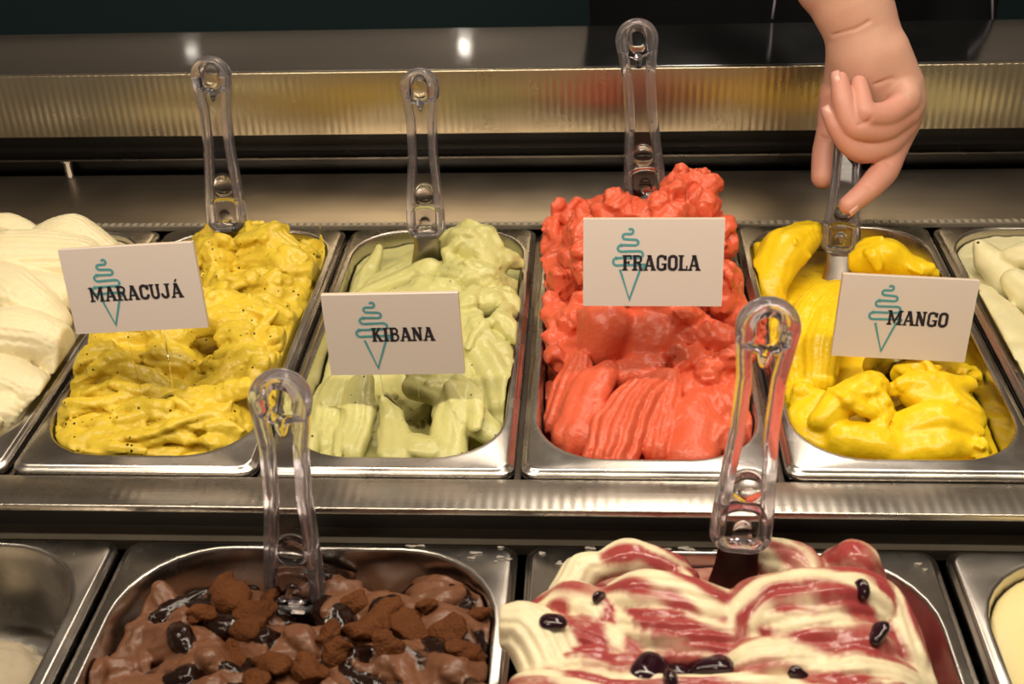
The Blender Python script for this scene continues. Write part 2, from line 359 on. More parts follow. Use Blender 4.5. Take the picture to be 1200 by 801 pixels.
# ------------------------------------------------------------------ pans
def rr_loop(cx, cy, hx, hy, r, z, n=8):
    r = min(r, hx-.001, hy-.001); out = []
    for (sx, sy, a0) in ((1, 1, 0), (-1, 1, 90), (-1, -1, 180), (1, -1, 270)):
        for k in range(n+1):
            a = math.radians(a0+90*k/n); out.append((cx+sx*(hx-r)+r*math.cos(a), cy+sy*(hy-r)+r*math.sin(a), z))
    return out
def make_pan(W_, L_, depth, side, front, back, rc):
    """origin: middle of the front edge of the flange, flange top at z = 0"""
    cy = L_/2; hx, hy = W_/2-.0012, L_/2-.0012; oy = (L_/2+(front-back)/2); ihx = W_/2-side; ihy = (L_-front-back)/2
    loops = [rr_loop(0, cy, hx, hy, .011, -.0075), rr_loop(0, cy, hx, hy, .011, -.0035), rr_loop(0, cy, hx-.0004, hy-.0004, .011, -.0028), rr_loop(0, cy, hx-.0022, hy-.0022, .010, -.0022), rr_loop(0, cy, hx-.003, hy-.003, .0095, -.0012),
             rr_loop(0, cy, hx-.0038, hy-.0038, .009, -.0003), rr_loop(0, cy, hx-.005, hy-.005, .008, 0),
             rr_loop(0, oy, ihx+.0035, ihy+.0035, rc+.003, 0), rr_loop(0, oy, ihx+.0018, ihy+.0018, rc+.0015, .0006), rr_loop(0, oy, ihx+.0006, ihy+.0006, rc, .0002),
             rr_loop(0, oy, ihx, ihy, rc, -.0015), rr_loop(0, oy, ihx-.001, ihy-.001, rc-.001, -.012), rr_loop(0, oy, ihx-.005, ihy-.005, rc-.004, -depth+.014),
             rr_loop(0, oy, ihx-.008, ihy-.008, rc-.006, -depth+.005), rr_loop(0, oy, ihx-.016, ihy-.016, rc-.012, -depth)]
    v = []; f = []; n = len(loops[0])
    for lp in loops: v += lp
    for i in range(len(loops)-1):
        for k in range(n):
            a = i*n+k; b = i*n+(k+1) % n; f.append((a, b, b+n, a+n))
    f.append(tuple((len(loops)-1)*n+k for k in range(n)))
    me = mesh_from('pan', v, f, True); return me
UP_PAN = make_pan(.168, .360, .085, .0105, .0165, .0085, .047)
LO_PAN = make_pan(.2525, .360, .075, .0125, .0165, .0095, .062)
UPR = (.168/2-.0105, (.360-.0165-.0085)/2, .180+.004, .047)   # half width, half length, centre y offset, corner radius
LOR = (.2525/2-.0125, (.360-.026)/2, .180+.0035, .062)
up_x = [-.425, -.255, -.085, .085, .255, .425]
fl = ['white cream', 'speckled yellow passion fruit', 'speckled pale green', 'coral red strawberry', 'bright yellow mango', 'pale cream with green flecks']
pan_lab = ['steel pan at the far left holding white gelato', 'steel pan holding speckled yellow gelato under the MARACUJÁ card', 'steel pan holding pale green gelato under the KIBANA card',
           'steel pan holding coral red gelato under the FRAGOLA card', 'steel pan holding bright yellow gelato under the MANGO card', 'steel pan at the right edge holding pale greenish gelato']
for i, x in enumerate(up_x):
    o = link('gelato_pan', UP_PAN, M['pan']); o.location = (x, 0, .0005 if i != 4 else .002)
    tag(o, pan_lab[i], 'pan', 'narrow steel pans of the rear row')
lo_x = [-.3775, -.1225, .133, .3885]
LY = -.0375-.360
lo_lab = ['wide nearly empty steel pan in the lower left corner', 'wide steel pan holding chocolate gelato with cookie chunks', 'wide steel pan holding white gelato rippled with red berry sauce', 'wide steel pan holding smooth pale yellow cream, lower right corner']
for i, x in enumerate(lo_x):
    o = link('gelato_pan', LO_PAN, M['pan']); o.location = (x, LY, ZL+.0005)
    tag(o, lo_lab[i], 'pan', 'wide steel pans of the front row')
    # dried drips of cream on the flange
    if i in (1, 2, 3):
        rr = random.Random(10+i); d = MB()
        for q in range((8, 14, 3)[i-1]):
            cxx = x+rr.uniform(-.118, .118) if i != 1 else x+rr.choice([rr.uniform(.09, .12), rr.uniform(-.02, .12)])
            if abs(cxx-x) < .09: cyy = LY+.360-rr.uniform(.004, .0075)
            else: cyy = LY+.360-rr.uniform(.004, .022)
            a = rr.uniform(.0012, .0045); b = rr.uniform(.0008, .0016); n0 = len(d.v); kk = 14
            for z_, sc in ((.0002, 1.), (.0006, .8)):
                for k in range(kk):
                    th = 2*math.pi*k/kk; s_ = 1+.25*math.sin(3*th+q); d.v.append((cxx+a*s_*sc*math.cos(th), cyy+b*s_*sc*math.sin(th), ZL+.0006+z_))
            for k in range(kk): d.f.append((n0+k, n0+(k+1) % kk, n0+kk+(k+1) % kk, n0+kk+k))
            d.f.append(tuple(n0+kk+k for k in range(kk)))
        dd = link('cream_drips', mesh_from('cream_drips', [(a_-x, b_-LY, c_-ZL-.0005) for a_, b_, c_ in d.v], d.f, True), flat_mat('dried_cream', (.34, .30, .26), .4), o)
        tag(dd, kind='stuff')

# ------------------------------------------------------------------ gelato
def clip_pan(v, px, py, rim, R, over=.004, gap=.0012):
    hx, hy, oy, rc = R; g = v.sub(v.lo, v.lo+v.n*v.h); W_ = v.W; v.W = None; sl, (X, Y, Z) = v.sub(v.lo, v.lo+v.n*v.h); v.W = W_
    dz = np.clip(rim-Z, 0, 1)*.06
    qx = np.abs(X-px)-(hx-rc); qy = np.abs(Y-(py+oy))-(hy-rc)
    sd = np.sqrt(np.maximum(qx, 0)**2+np.maximum(qy, 0)**2)+np.minimum(np.maximum(qx, qy), 0)-rc
    lim = np.where(Z < rim+.002, -gap-dz, np.minimum((Z-rim-.002)*1.3-gap, over))
    v.D = np.maximum(v.D, (sd-lim).astype(np.float32))
def fill_vox(i, lower=False, h=.0014, z0=-.06, z1=.07, over=.004, y0=None):
    if lower:
        x = lo_x[i]; return Vox((x-.126-over, (LY+.10 if y0 is None else y0), ZL+z0), (x+.126+over, LY+.365, ZL+z1), h, seed=40+i)
    x = up_x[i]; return Vox((x-.082-over, .005, z0), (x+.082+over, .362+over, z1), h, seed=20+i)
A = lambda L: [atz(*p) for p in L]
def billow(v, comps):
    for sp, amp in comps: v.D -= amp*(1-2*np.abs(v.noise(sp))).astype(np.float32)
def plain(v, comps):
    for sp, amp in comps: v.D += (amp*v.noise(sp)).astype(np.float32)
def finish(v, name, mat, loc, label, cat='gelato', group='gelato flavours in the pans', parent=None):
    me = v.mesh(name)
    o = link(name, me, mat)
    off = Vector(loc); me.transform(Matrix.Translation(-off)); o.location = off
    tag(o, label, cat, group); return o

def top_z(v, x, y, jz=None):
    i = int(round((x-v.lo[0])/v.h)); j = int(round((y-v.lo[1])/v.h))
    if not (0 <= i < v.n[0] and 0 <= j < v.n[1]): return None
    c = np.nonzero(v.D[i, j] < 0)[0]; return v.lo[2]+c[-1]*v.h if len(c) else None
def strokes(v, n, xr, yr, ln, rr, ang, dz=-.4, flat=(.5, .9), rib=3, amp=.1, k=.0006, curl=.6, seed=0, tint=None, keep=None):
    '''small spatula strokes and crumbs laid over the surface that is already there'''
    g = random.Random(seed)
    for q in range(n):
        x, y = g.uniform(*xr), g.uniform(*yr)
        if keep and not keep(x, y): continue
        z = top_z(v, x, y)
        if z is None: continue
        a = math.radians(g.uniform(*ang)); l = g.uniform(*ln); r = g.uniform(*rr); c = g.uniform(-curl, curl); P = []
        for t in (-.5, 0, .5):
            xx = x+math.cos(a+c*t)*l*t; yy = y+math.sin(a+c*t)*l*t; zz = top_z(v, xx, yy)
            zz = z if zz is None else min(max(zz, z-.006), z+.006)
            P.append((xx, yy, zz+dz*r+g.uniform(-.001, .0015)))
        v.sweep(P, [r*.6, r, r*g.uniform(.4, .9)], g.uniform(*flat), rib, amp, k=k, wav=1, up=(g.uniform(-.6, .6), g.uniform(-.9, .2), 1), tint=0. if tint is None else g.choice(tint), M_=4)
SPAT = {'yellow': (aty(268, 272, .31), aty(245, 65, .345)), 'green': (aty(500, 280, .30), aty(491, 79, .335)), 'red': (aty(757, 238, .33), aty(745, 21, .365)),
        'mango': (aty(984, 300, .30), aty(1000, 108, .372)), 'berry': (aty(865, 645, -.085), aty(905, 348, -.055)), 'choc': (aty(348, 715, -.085), aty(326, 433, -.060))}
def cut_blade(v, key, ln, r=.019):
    B, T = SPAT[key]; u = (B-T)/np.linalg.norm(B-T); f = np.array([0, -.010, .004])
    W_ = v.W; v.W = None; v.sweep([B-u*.01+f, B+u*ln*.6+f, B+u*ln+f], [r*.75, r*.9, r], .55, k=.002, up=(0, 1, .3), sub=True); v.W = W_
# 0 --- white, far left
v = fill_vox(0, z0=-.045, z1=.092, over=.012, h=.0015); v.warp([(.030, .002), (.012, .0007)])
v.floor_fill(lambda X, Y: -.012+.008*np.clip((Y-.05)/.25, 0, 1))
S = v.sweep
S(A([(-60, 320, .026), (20, 312, .034), (85, 312, .030), (125, 325, .014)]), [.026, .032, .030, .020], .85, 11, .05, k=.0015)
S(A([(48, 282, .040), (85, 282, .040), (125, 305, .026)]), [.014, .023, .019], .9, 9, .05, k=.0015)
S(A([(-20, 272, .040), (10, 268, .042), (32, 276, .038)]), [.012, .014, .010], 1, 5, .06, k=.0012)
S(A([(-30, 320, .036), (20, 345, .036), (62, 375, .022)]), [.02, .022, .014], .8, 8, .06, k=.0015)
S(A([(40, 338, .034), (75, 348, .026), (95, 356, .018)]), [.014, .015, .010], 1, k=.0015)
S(A([(-40, 408, .012), (15, 398, .022), (62, 408, .016), (76, 445, .002)]), [.024, .026, .020, .010], .9, 11, .07, k=.0012)
S(A([(-60, 450, .010), (0, 445, .012), (35, 460, .006), (28, 485, -.004)]), [.022, .022, .018, .012], .7, 11, .07, k=.0012)
S(A([(-60, 490, .004), (-5, 480, .004), (15, 495, -.004)]), [.02, .02, .012], .6, 8, .07, k=.0012)
plain(v, [(.008, .0003)])
clip_pan(v, up_x[0], 0, 0, UPR, over=.011)
M['g0'] = gelato('white_gelato', (.80, .71, .46), rough=.38, bump=.25, bscale=200, mott=.05)
finish(v, 'white_gelato', M['g0'], (up_x[0], .18, -.04), 'tall creamy white gelato mound with ribbed swirls at the far left')

# 1 --- speckled yellow
v = fill_vox(1, z1=.06, over=.004); v.warp([(.024, .0032), (.010, .0014), (.005, .0005)]); S = v.sweep
v.floor_fill(lambda X, Y: -.018+.018*np.clip((Y-.06)/.22, 0, 1)+.008*np.sin((X*60+Y*35)))
for pts, r, fl_, rb in [
    ([(232, 285, .018), (252, 300, .022), (250, 330, .018)], [.008, .013, .010], .9, 4),
    ([(285, 272, .026), (318, 285, .03), (352, 310, .020)], [.009, .017, .014], .8, 6),
    ([(300, 300, .024), (345, 315, .022), (372, 322, .006)], [.012, .016, .009], .7, 6),
    ([(262, 330, .025), (300, 335, .022), (350, 345, .010)], [.011, .015, .010], .8, 5),
    ([(240, 355, .022), (290, 365, .020), (335, 375, .006)], [.011, .016, .010], .8, 6),
    ([(225, 380, .018), (262, 372, .022), (285, 400, .014), (262, 430, .006)], [.009, .013, .013, .010], .8, 5),
    ([(100, 395, .012), (140, 400, .016), (205, 395, .016)], [.012, .016, .014], .9, 5),
    ([(95, 425, .004), (135, 425, .008), (200, 420, .010), (228, 425, .006)], [.010, .013, .014, .008], .8, 6),
    ([(300, 400, .012), (290, 440, .006), (262, 480, .0)], [.014, .018, .016], .7, 4),
    ([(330, 390, .004), (318, 430, .0), (300, 470, -.006)], [.012, .014, .012], .7, 5),
    ([(95, 460, .002), (145, 462, .006), (205, 468, .002)], [.008, .010, .007], .6, 3),
    ([(92, 476, -.002), (140, 480, .002), (210, 482, .002)], [.007, .009, .007], .6, 3),
    ([(82, 494, -.006), (130, 496, -.002), (200, 496, .0)], [.008, .010, .007], .6, 3),
    ([(76, 512, -.010), (125, 512, -.006), (190, 508, -.004), (235, 498, -.004)], [.008, .011, .009, .007], .6, 3),
    ([(72, 528, -.014), (130, 530, -.010), (200, 526, -.008)], [.009, .012, .010], .7, 4),
    ([(205, 455, .0), (225, 480, .0), (215, 520, -.008)], [.010, .014, .012], .7, 5),
    ([(240, 470, .002), (262, 500, -.004), (248, 530, -.010)], [.011, .014, .012], .8, 4),
    ([(280, 480, -.002), (285, 500, -.008), (270, 520, -.014)], [.009, .010, .008], .8, 3),
]: S(A([(a, b+3, c-(.013 if b < 350 else .004)) for a, b, c in pts]), r, fl_, rb, .09, k=.0016, wav=.8)
strokes(v, 110, (-.335, -.178), (.012, .11), (.022, .048), (.0028, .0052), (-22, 25), seed=1, rib=2, amp=.10, dz=.35, k=.0003)
strokes(v, 150, (-.335, -.178), (.09, .345), (.012, .030), (.0035, .0070), (-70, 60), seed=2, rib=3, amp=.12, dz=.05, k=.0004)
v.ball(atz(243, 420, .012), .0085, 1, k=.002, sub=True); cut_blade(v, 'yellow', .040, .022)
billow(v, [(.009, .0011), (.0045, .0005)])
clip_pan(v, up_x[1], 0, 0, UPR, over=-.0005)
M['g1'] = gelato('yellow_speckled_gelato', (.74, .54, .05), rough=.25, bump=.45, bscale=260, specks=(300, .32, .16), mott=.2)
finish(v, 'passion_fruit_gelato', M['g1'], (up_x[1], .18, -.055), 'crumpled yellow gelato speckled with tiny black seeds')

# 2 --- pale green
v = fill_vox(2, z1=.06, over=.004); v.warp([(.030, .0026), (.011, .0009)]); S = v.sweep
v.floor_fill(lambda X, Y: -.024+.012*np.clip((Y-.06)/.22, 0, 1))
for pts, r, fl_, rb, k in [
    ([(520, 285, .020), (545, 285, .030), (575, 305, .022)], [.012, .020, .014], .9, 0, .003),
    ([(530, 320, .016), (560, 325, .020), (595, 335, .006)], [.014, .018, .012], .8, 5, .002),
    ([(545, 355, .010), (575, 352, .008), (602, 350, -.004)], [.012, .014, .010], .8, 5, .002),
    ([(595, 395, -.008), (592, 410, -.008)], [.008, .009], .8, 2, .002),
    ([(434, 288, .014), (428, 320, -.002), (414, 350, -.010)], [.004, .008, .008], .8, 2, .002),
    ([(480, 295, .010), (452, 325, .0), (430, 350, -.010)], [.006, .012, .012], .7, 3, .002),
    ([(430, 345, .0), (470, 325, .010), (500, 312, .018), (520, 322, .012)], [.010, .011, .009, .006], .8, 3, .002),
    ([(470, 350, .0), (510, 345, .006), (540, 360, .002)], [.014, .016, .016], .7, 4, .003),
    ([(540, 385, .006), (575, 420, .0), (588, 470, -.010)], [.018, .021, .014], .65, 3, .002),
    ([(400, 450, -.006), (386, 480, -.012), (378, 520, -.018)], [.014, .018, .014], .7, 5, .002),
    ([(425, 448, .002), (420, 485, -.008), (410, 525, -.016)], [.010, .014, .012], .6, 5, .002),
    ([(452, 462, .010), (462, 485, -.002), (465, 530, -.014)], [.004, .010, .014], .6, 3, .0015),
    ([(490, 450, .0), (520, 462, .0), (518, 480, -.006)], [.010, .009, .007], .8, 3, .002),
    ([(530, 450, .010), (552, 485, -.004), (582, 512, -.014)], [.006, .013, .008], .6, 3, .0012),
    ([(532, 452, .008), (528, 490, -.006), (522, 530, -.014)], [.006, .013, .014], .6, 3, .0012),
    ([(560, 440, -.004), (585, 460, -.010), (590, 490, -.016)], [.010, .012, .008], .6, 2, .0015),
    ([(478, 515, -.010), (502, 520, -.008), (520, 512, -.008)], [.010, .010, .006], .7, 2, .0015),
]: S(A([(a+(8 if b < 300 else 0), b+3, c-(.010 if b < 340 else 0)) for a, b, c in pts]), r, fl_, rb, .07, k=k, wav=.4)
S(A([(480, 425, .010), (520, 440, .004)]), [.012, .012], .5, 3, .05, k=.002)
strokes(v, 60, (-.095, -.012), (.20, .345), (.010, .024), (.003, .0075), (-60, 60), seed=3, rib=3, amp=.12, dz=-.35)
strokes(v, 26, (-.160, -.012), (.012, .20), (.030, .055), (.0035, .0085), (50, 125), seed=4, rib=2, amp=.10, flat=(.35, .7), curl=1.2, dz=-.1)
v.ball(atz(492, 488, -.002), .009, 1.3, k=.003, sub=True); cut_blade(v, 'green', .042, .021)
plain(v, [(.012, .0010), (.006, .0005)]); billow(v, [(.008, .0005)])
clip_pan(v, up_x[2], 0, 0, UPR)
M['g2'] = gelato('pale_green_gelato', (.61, .58, .235), rough=.30, bump=.35, bscale=200, specks=(280, .26, .06), mott=.10)
finish(v, 'pale_green_gelato', M['g2'], (up_x[2], .18, -.055), 'pale green gelato with folded peaks and sparse dark specks')

# 3 --- coral red
v = fill_vox(3, z1=.095, over=.010, h=.0014); v.warp([(.026, .0028), (.009, .0013), (.0045, .0005)]); S = v.sweep
v.floor_fill(lambda X, Y: -.020+.050*np.clip((Y-.10)/.20, 0, 1)-3.0*(X-.085)**2)
for p, r in [((810, 232, .052), .015), ((795, 222, .05), .012), ((822, 245, .046), .011), ((742, 246, .05), .013), ((715, 258, .045), .013), ((785, 255, .05), .016), ((765, 262, .045), .016), ((690, 275, .035), .014),
             ((670, 300, .022), .012), ((660, 335, .012), .013), ((652, 372, .004), .012), ((650, 402, -.002), .011), ((672, 380, .010), .013), ((665, 420, .0), .012),
             ((850, 285, .022), .013), ((858, 330, .012), .013), ((866, 370, .006), .012), ((845, 350, .02), .015), ((700, 310, .04), .02), ((800, 310, .045), .022), ((750, 300, .05), .022),
             ((800, 400, .012), .013), ((825, 392, .016), .014), ((850, 405, .010), .013), ((810, 430, .006), .014), ((840, 440, .004), .015), ((868, 430, .0), .012), ((872, 470, -.008), .012),
             ((850, 480, -.004), .014), ((875, 505, -.014), .010), ((806, 455, .0), .011), ((855, 510, -.012), .012)]:
    q = atz(*p); S([q, q+np.array([v.rng.uniform(-.006, .006), v.rng.uniform(-.006, .006), v.rng.uniform(-.002, .003)])], r, v.rng.uniform(.7, 1), 3, .10, k=.001, wav=2)
v.ball(atz(765, 450, -.004), .014, k=.004)
strokes(v, 260, (.012, .160), (.07, .36), (.004, .014), (.0035, .0085), (-90, 90), seed=5, rib=3, amp=.16, dz=.05, flat=(.6, 1))
cut_blade(v, 'red', .02)
crumb = v.D.copy()
S(A([(712, 385, .020), (706, 402, .010)]), [.022, .020], .95, k=.004)
S(A([(762, 385, .018), (760, 412, .006)]), [.020, .018], .9, k=.005)
S(A([(800, 375, .022), (770, 352, .034)]), [.014, .018], .9, 3, .06, k=.003)
S(A([(680, 425, .006), (668, 455, -.004), (652, 492, -.016)]), [.008, .013, .010], .7, 4, .16, k=.0012)
S(A([(712, 430, .008), (690, 460, .0), (672, 505, -.014)]), [.007, .017, .017], .65, 3, .06, k=.0012, wav=.5)
S(A([(725, 440, .0), (760, 430, .004), (790, 440, .002)]), [.012, .014, .008], .8, k=.002)
S(A([(784, 437, .012), (752, 462, .006), (722, 505, -.006), (712, 535, -.014)]), [.005, .015, .019, .017], .7, 4.4, .17, k=.001, wav=.5)
S(A([(788, 440, .012), (780, 475, .002), (768, 520, -.010)]), [.006, .011, .013], .7, 4, .12, k=.001)
S(A([(822, 470, .0), (815, 500, -.006), (812, 532, -.014)]), [.010, .020, .019], .7, 2, .03, k=.0012)
nz = v.noise(.008); sm = np.clip((crumb-v.D)/.004, 0, 1)
v.D -= (.0018*(1-2*np.abs(nz))*(1-sm)).astype(np.float32); v.D -= (.0009*(1-2*np.abs(v.noise(.0045)))*(1-sm))+(.0005*v.noise(.006)).astype(np.float32)
clip_pan(v, up_x[3], 0, 0, UPR, over=.008)
M['g3'] = gelato('coral_gelato', (.74, .135, .065), rough=.30, bump=.45, bscale=230, mott=.10, sss_col=(1, .3, .15))
finish(v, 'strawberry_gelato', M['g3'], (up_x[3], .18, -.055), 'tall coral red gelato, crumbly behind with ribbed scoops in front')

# 4 --- bright yellow
v = fill_vox(4, z1=.06, over=.004); v.warp([(.030, .0022), (.011, .0008)]); S = v.sweep
v.floor_fill(lambda X, Y: -.026+.008*np.clip((Y-.06)/.22, 0, 1)-.10*np.clip(X-.300, 0, 1))
for pts, r, fl_, rb, am, k in [
    ([(950, 275, .012), (922, 292, .010), (905, 325, -.004), (908, 350, -.014)], [.012, .020, .017, .010], .8, 4, .03, .002),
    ([(890, 292, .0), (900, 320, -.008)], [.006, .010], .8, 0, 0, .002),
    ([(1010, 305, .006), (1038, 300, .012), (1062, 312, .006)], [.012, .016, .010], .85, 3, .05, .002),
    ([(1050, 305, .010), (1078, 316, .002), (1095, 330, -.006)], [.010, .011, .006], .8, 3, .06, .002),
    ([(1000, 340, .002), (962, 352, .006), (938, 385, .0), (932, 430, -.008), (940, 470, -.014)], [.010, .014, .015, .014, .012], .8, 7, .08, .0015),
    ([(1000, 345, .004), (975, 372, .004), (962, 410, .0), (958, 440, -.004)], [.012, .015, .016, .014], .8, 6, .07, .0015),
    ([(1080, 350, .0), (1100, 390, -.002), (1090, 430, -.002)], [.012, .015, .012], .8, 3, .05, .002),
    ([(1040, 425, .004), (1075, 430, .006), (1105, 430, -.002)], [.016, .018, .014], .8, 0, 0, .003),
    ([(950, 480, -.010), (935, 500, -.016), (985, 520, -.016)], [.014, .014, .016], .7, 4, .05, .002),
    ([(962, 492, -.002), (985, 470, .004), (1022, 452, .008)], [.010, .013, .012], .85, 4, .05, .0012),
    ([(1018, 455, .010), (1030, 480, .0), (1035, 500, -.010)], [.008, .011, .010], .8, 4, .09, .0012),
    ([(990, 515, -.010), (1030, 520, -.012), (1050, 528, -.014)], [.014, .016, .012], .7, 3, .05, .002),
    ([(1078, 450, .008), (1105, 452, .006), (1138, 452, .002)], [.008, .010, .006], .9, 2, .04, .0015),
    ([(1075, 460, .002), (1110, 475, -.004), (1135, 490, -.008)], [.012, .018, .012], .8, 0, 0, .003),
    ([(1062, 500, -.006), (1100, 492, -.002), (1145, 505, -.006)], [.012, .014, .006], .7, 3, .05, .0012),
    ([(1060, 525, -.014), (1100, 520, -.012), (1135, 522, -.014)], [.014, .016, .010], .7, 3, .05, .0015),
    ([(1143, 435, -.004), (1150, 450, -.012)], [.003, .003], 1, 0, 0, .002),
]: S(A(pts), r, fl_, rb, am, k=k, wav=.3)
strokes(v, 40, (.178, .325), (.012, .14), (.014, .034), (.003, .0075), (-60, 80), seed=6, rib=3, amp=.10, flat=(.35, .8), curl=1.2, dz=-.2)
strokes(v, 34, (.20, .325), (.24, .345), (.008, .022), (.003, .0070), (-60, 60), seed=7, rib=3, amp=.1, dz=-.2)
cut_blade(v, 'mango', .034)
plain(v, [(.010, .0008), (.005, .0005)]); billow(v, [(.009, .0005)])
clip_pan(v, up_x[4], 0, 0, UPR)
M['g4'] = gelato('mango_gelato', (.90, .62, .012), rough=.30, bump=.3, bscale=190, mott=.1)
finish(v, 'mango_gelato', M['g4'], (up_x[4], .18, -.055), 'bright yellow smooth gelato with torn folds in the pan at the right')

# 5 --- pale cream, right edge
v = fill_vox(5, z1=.06, over=.004, h=.0016); v.warp([(.03, .0022), (.011, .0008)]); S = v.sweep
v.floor_fill(lambda X, Y: -.012+.006*np.clip((Y-.06)/.22, 0, 1))
for pts, r, fl_, rb in [
    ([(1146, 284, .018), (1160, 305, .006), (1185, 335, -.004)], [.003, .013, .014], .8, 2),
    ([(1188, 300, .014), (1215, 300, .014), (1260, 310, .004)], [.010, .016, .012], .8, 4),
    ([(1190, 330, .010), (1215, 350, .004), (1250, 370, .004)], [.012, .018, .016], .8, 4),
    ([(1150, 340, .0), (1180, 390, .0), (1220, 450, -.006)], [.010, .022, .024], .5, 2),
    ([(1240, 420, .004), (1270, 480, -.004), (1290, 520, -.01)], [.02, .022, .018], .7, 5)]: S(A(pts), r, fl_, rb, .05, k=.002, wav=.3)
plain(v, [(.010, .0010), (.005, .0005)])
clip_pan(v, up_x[5], 0, 0, UPR)
M['g5'] = gelato('pale_cream_gelato', (.74, .68, .40), rough=.38, bump=.2, bscale=150, specks=(150, .22, .05), mott=.08)
finish(v, 'pale_cream_gelato', M['g5'], (up_x[5], .18, -.055), 'pale greenish cream gelato with a pointed peak at the right edge')

# lower 1 --- chocolate
v = fill_vox(1, True, z0=-.055, z1=.03, h=.0014); v.warp([(.026, .0026), (.009, .001)]); S = v.sweep
v.floor_fill(lambda X, Y: -.060+.020*np.clip((-.06-Y)/.08, 0, 1)+.004*np.sin(X*70+Y*50))
for pts, r, fl_, rb, tn in [
    ([(188, 690, -.028), (186, 715, -.038), (178, 745, -.045)], [.003, .008, .012], .7, 2, 0),
    ([(178, 740, -.042), (160, 770, -.046), (150, 800, -.048)], [.012, .014, .012], .7, 3, 0),
    ([(200, 740, -.040), (232, 728, -.032), (270, 745, -.036)], [.010, .014, .010], .7, 3, 1),
    ([(180, 762, -.040), (215, 755, -.032), (255, 772, -.036)], [.010, .012, .010], .7, 4, .15),
    ([(205, 790, -.036), (240, 780, -.030), (262, 800, -.036)], [.012, .014, .012], .7, 5, 0),
    ([(262, 715, -.042), (300, 720, -.038), (330, 735, -.040)], [.010, .013, .012], .8, 3, .2),
    ([(300, 760, -.036), (340, 765, -.034), (380, 770, -.036)], [.012, .016, .012], .7, 4, .3),
    ([(375, 690, -.044), (395, 700, -.036), (425, 712, -.036)], [.010, .013, .010], .8, 3, 0),
    ([(375, 715, -.034), (392, 725, -.030), (402, 750, -.034)], [.009, .011, .009], .8, 2, 1),
    ([(420, 715, -.036), (455, 712, -.030), (490, 722, -.034)], [.010, .013, .010], .7, 4, 0),
    ([(485, 700, -.042), (520, 706, -.036), (560, 712, -.044)], [.009, .013, .009], .7, 3, 1),
    ([(500, 740, -.032), (525, 735, -.028), (560, 745, -.036)], [.012, .014, .012], .8, 3, .1),
    ([(540, 725, -.034), (550, 748, -.032), (562, 770, -.036)], [.007, .009, .010], .8, 0, 1),
    ([(565, 745, -.036), (582, 755, -.036)], [.012, .013], .8, 3, 0),
    ([(430, 765, -.032), (470, 775, -.026), (500, 790, -.03)], [.012, .015, .012], .7, 6, .1),
    ([(395, 765, -.030), (418, 785, -.028), (400, 800, -.03)], [.008, .010, .010], .8, 2, 1),
    ([(500, 765, -.028), (525, 775, -.028), (555, 790, -.034)], [.010, .014, .012], .8, 0, 1),
    ([(520, 800, -.026), (560, 800, -.03)], [.014, .014], .8, 4, .3),
    ([(300, 800, -.034), (350, 805, -.032), (400, 815, -.03)], [.014, .016, .014], .7, 4, .4),
    ([(150, 830, -.04), (300, 850, -.035), (450, 850, -.035), (560, 840, -.035)], [.02, .025, .025, .02], .7, 5, .2),
]: S(A([(a, b, c-.001) for a, b, c in pts]), r, fl_, rb, .07, k=.0012, wav=.5, tint=tn)
strokes(v, 90, (-.235, -.010), (-.19, -.045), (.014, .034), (.003, .0085), (-70, 80), seed=8, rib=3, amp=.12, dz=-.1, tint=[0, 0, .1, .3, .5, 1, 1])
cut_blade(v, 'choc', .030, .017)
plain(v, [(.006, .0006)]); billow(v, [(.010, .0008), (.0045, .0004)])
clip_pan(v, lo_x[1], LY, ZL, LOR)
M['choc'] = gelato('chocolate_gelato', (.175, .074, .038), (.014, .005, .003), rough=.34, rb=.13, bump=.25, bscale=180, mott=.25, sss=.05, tint_noise=(60, .9, .10))
finish(v, 'chocolate_gelato', M['choc'], (lo_x[1], LY+.2, ZL-.055), 'brown chocolate gelato with glossy dark sauce in the lower row')
surfD = v   # kept to seat the chunks
def surf_z(vx, x, y):
    i = int(round((x-vx.lo[0])/vx.h)); j = int(round((y-vx.lo[1])/vx.h))
    i = min(max(i, 0), vx.n[0]-1); j = min(max(j, 0), vx.n[1]-1); c = np.nonzero(vx.D[i, j] < 0)[0]
    return vx.lo[2]+c[-1]*vx.h if len(c) else vx.lo[2]+.02
def hit(vx, px, py):
    d = ray(px, py); 
    for t in np.arange(.5, 1.3, .0007):
        p = CAM+d*t; q = np.round((p-vx.lo)/vx.h).astype(int)
        if (q >= 0).all() and (q < vx.n).all() and vx.D[tuple(q)] < 0: return p
    return None
def rock(name, r, seed, sq=(1, .8, .7), rough=.22, jag=True, h=None):
    vx = Vox((-r*1.6,)*3, (r*1.6,)*3, h or r/9, seed=seed); vx.warp([(r*.9, r*.16)])
    vx.sweep([(-r*.35*sq[0], 0, 0), (r*.35*sq[0], 0, 0)], r*sq[1], sq[2], k=0)
    if jag:
        for q in range(7):
            n_ = vx.rng.normal(size=3); n_ /= np.linalg.norm(n_); sl, (X, Y, Z) = vx.sub(vx.lo, vx.lo+vx.n*vx.h)
            vx.D = np.maximum(vx.D, (X*n_[0]+Y*n_[1]+Z*n_[2]-r*vx.rng.uniform(.5, .8)).astype(np.float32))
        vx.D += (vx.noise(r*.3)*r*rough*.4).astype(np.float32)
    return vx.mesh(name, False)
M['cookie'] = gelato('cocoa_cookie', (.125, .042, .013), rough=.75, bump=1., bscale=520, mott=.35, sss=0, specular=.15)
chunk_me = [rock('chocolate_chunk', .0105, s_, rough=.5, h=.0011) for s_ in range(4)]
for m_ in chunk_me: m_.materials.append(M['cookie'])
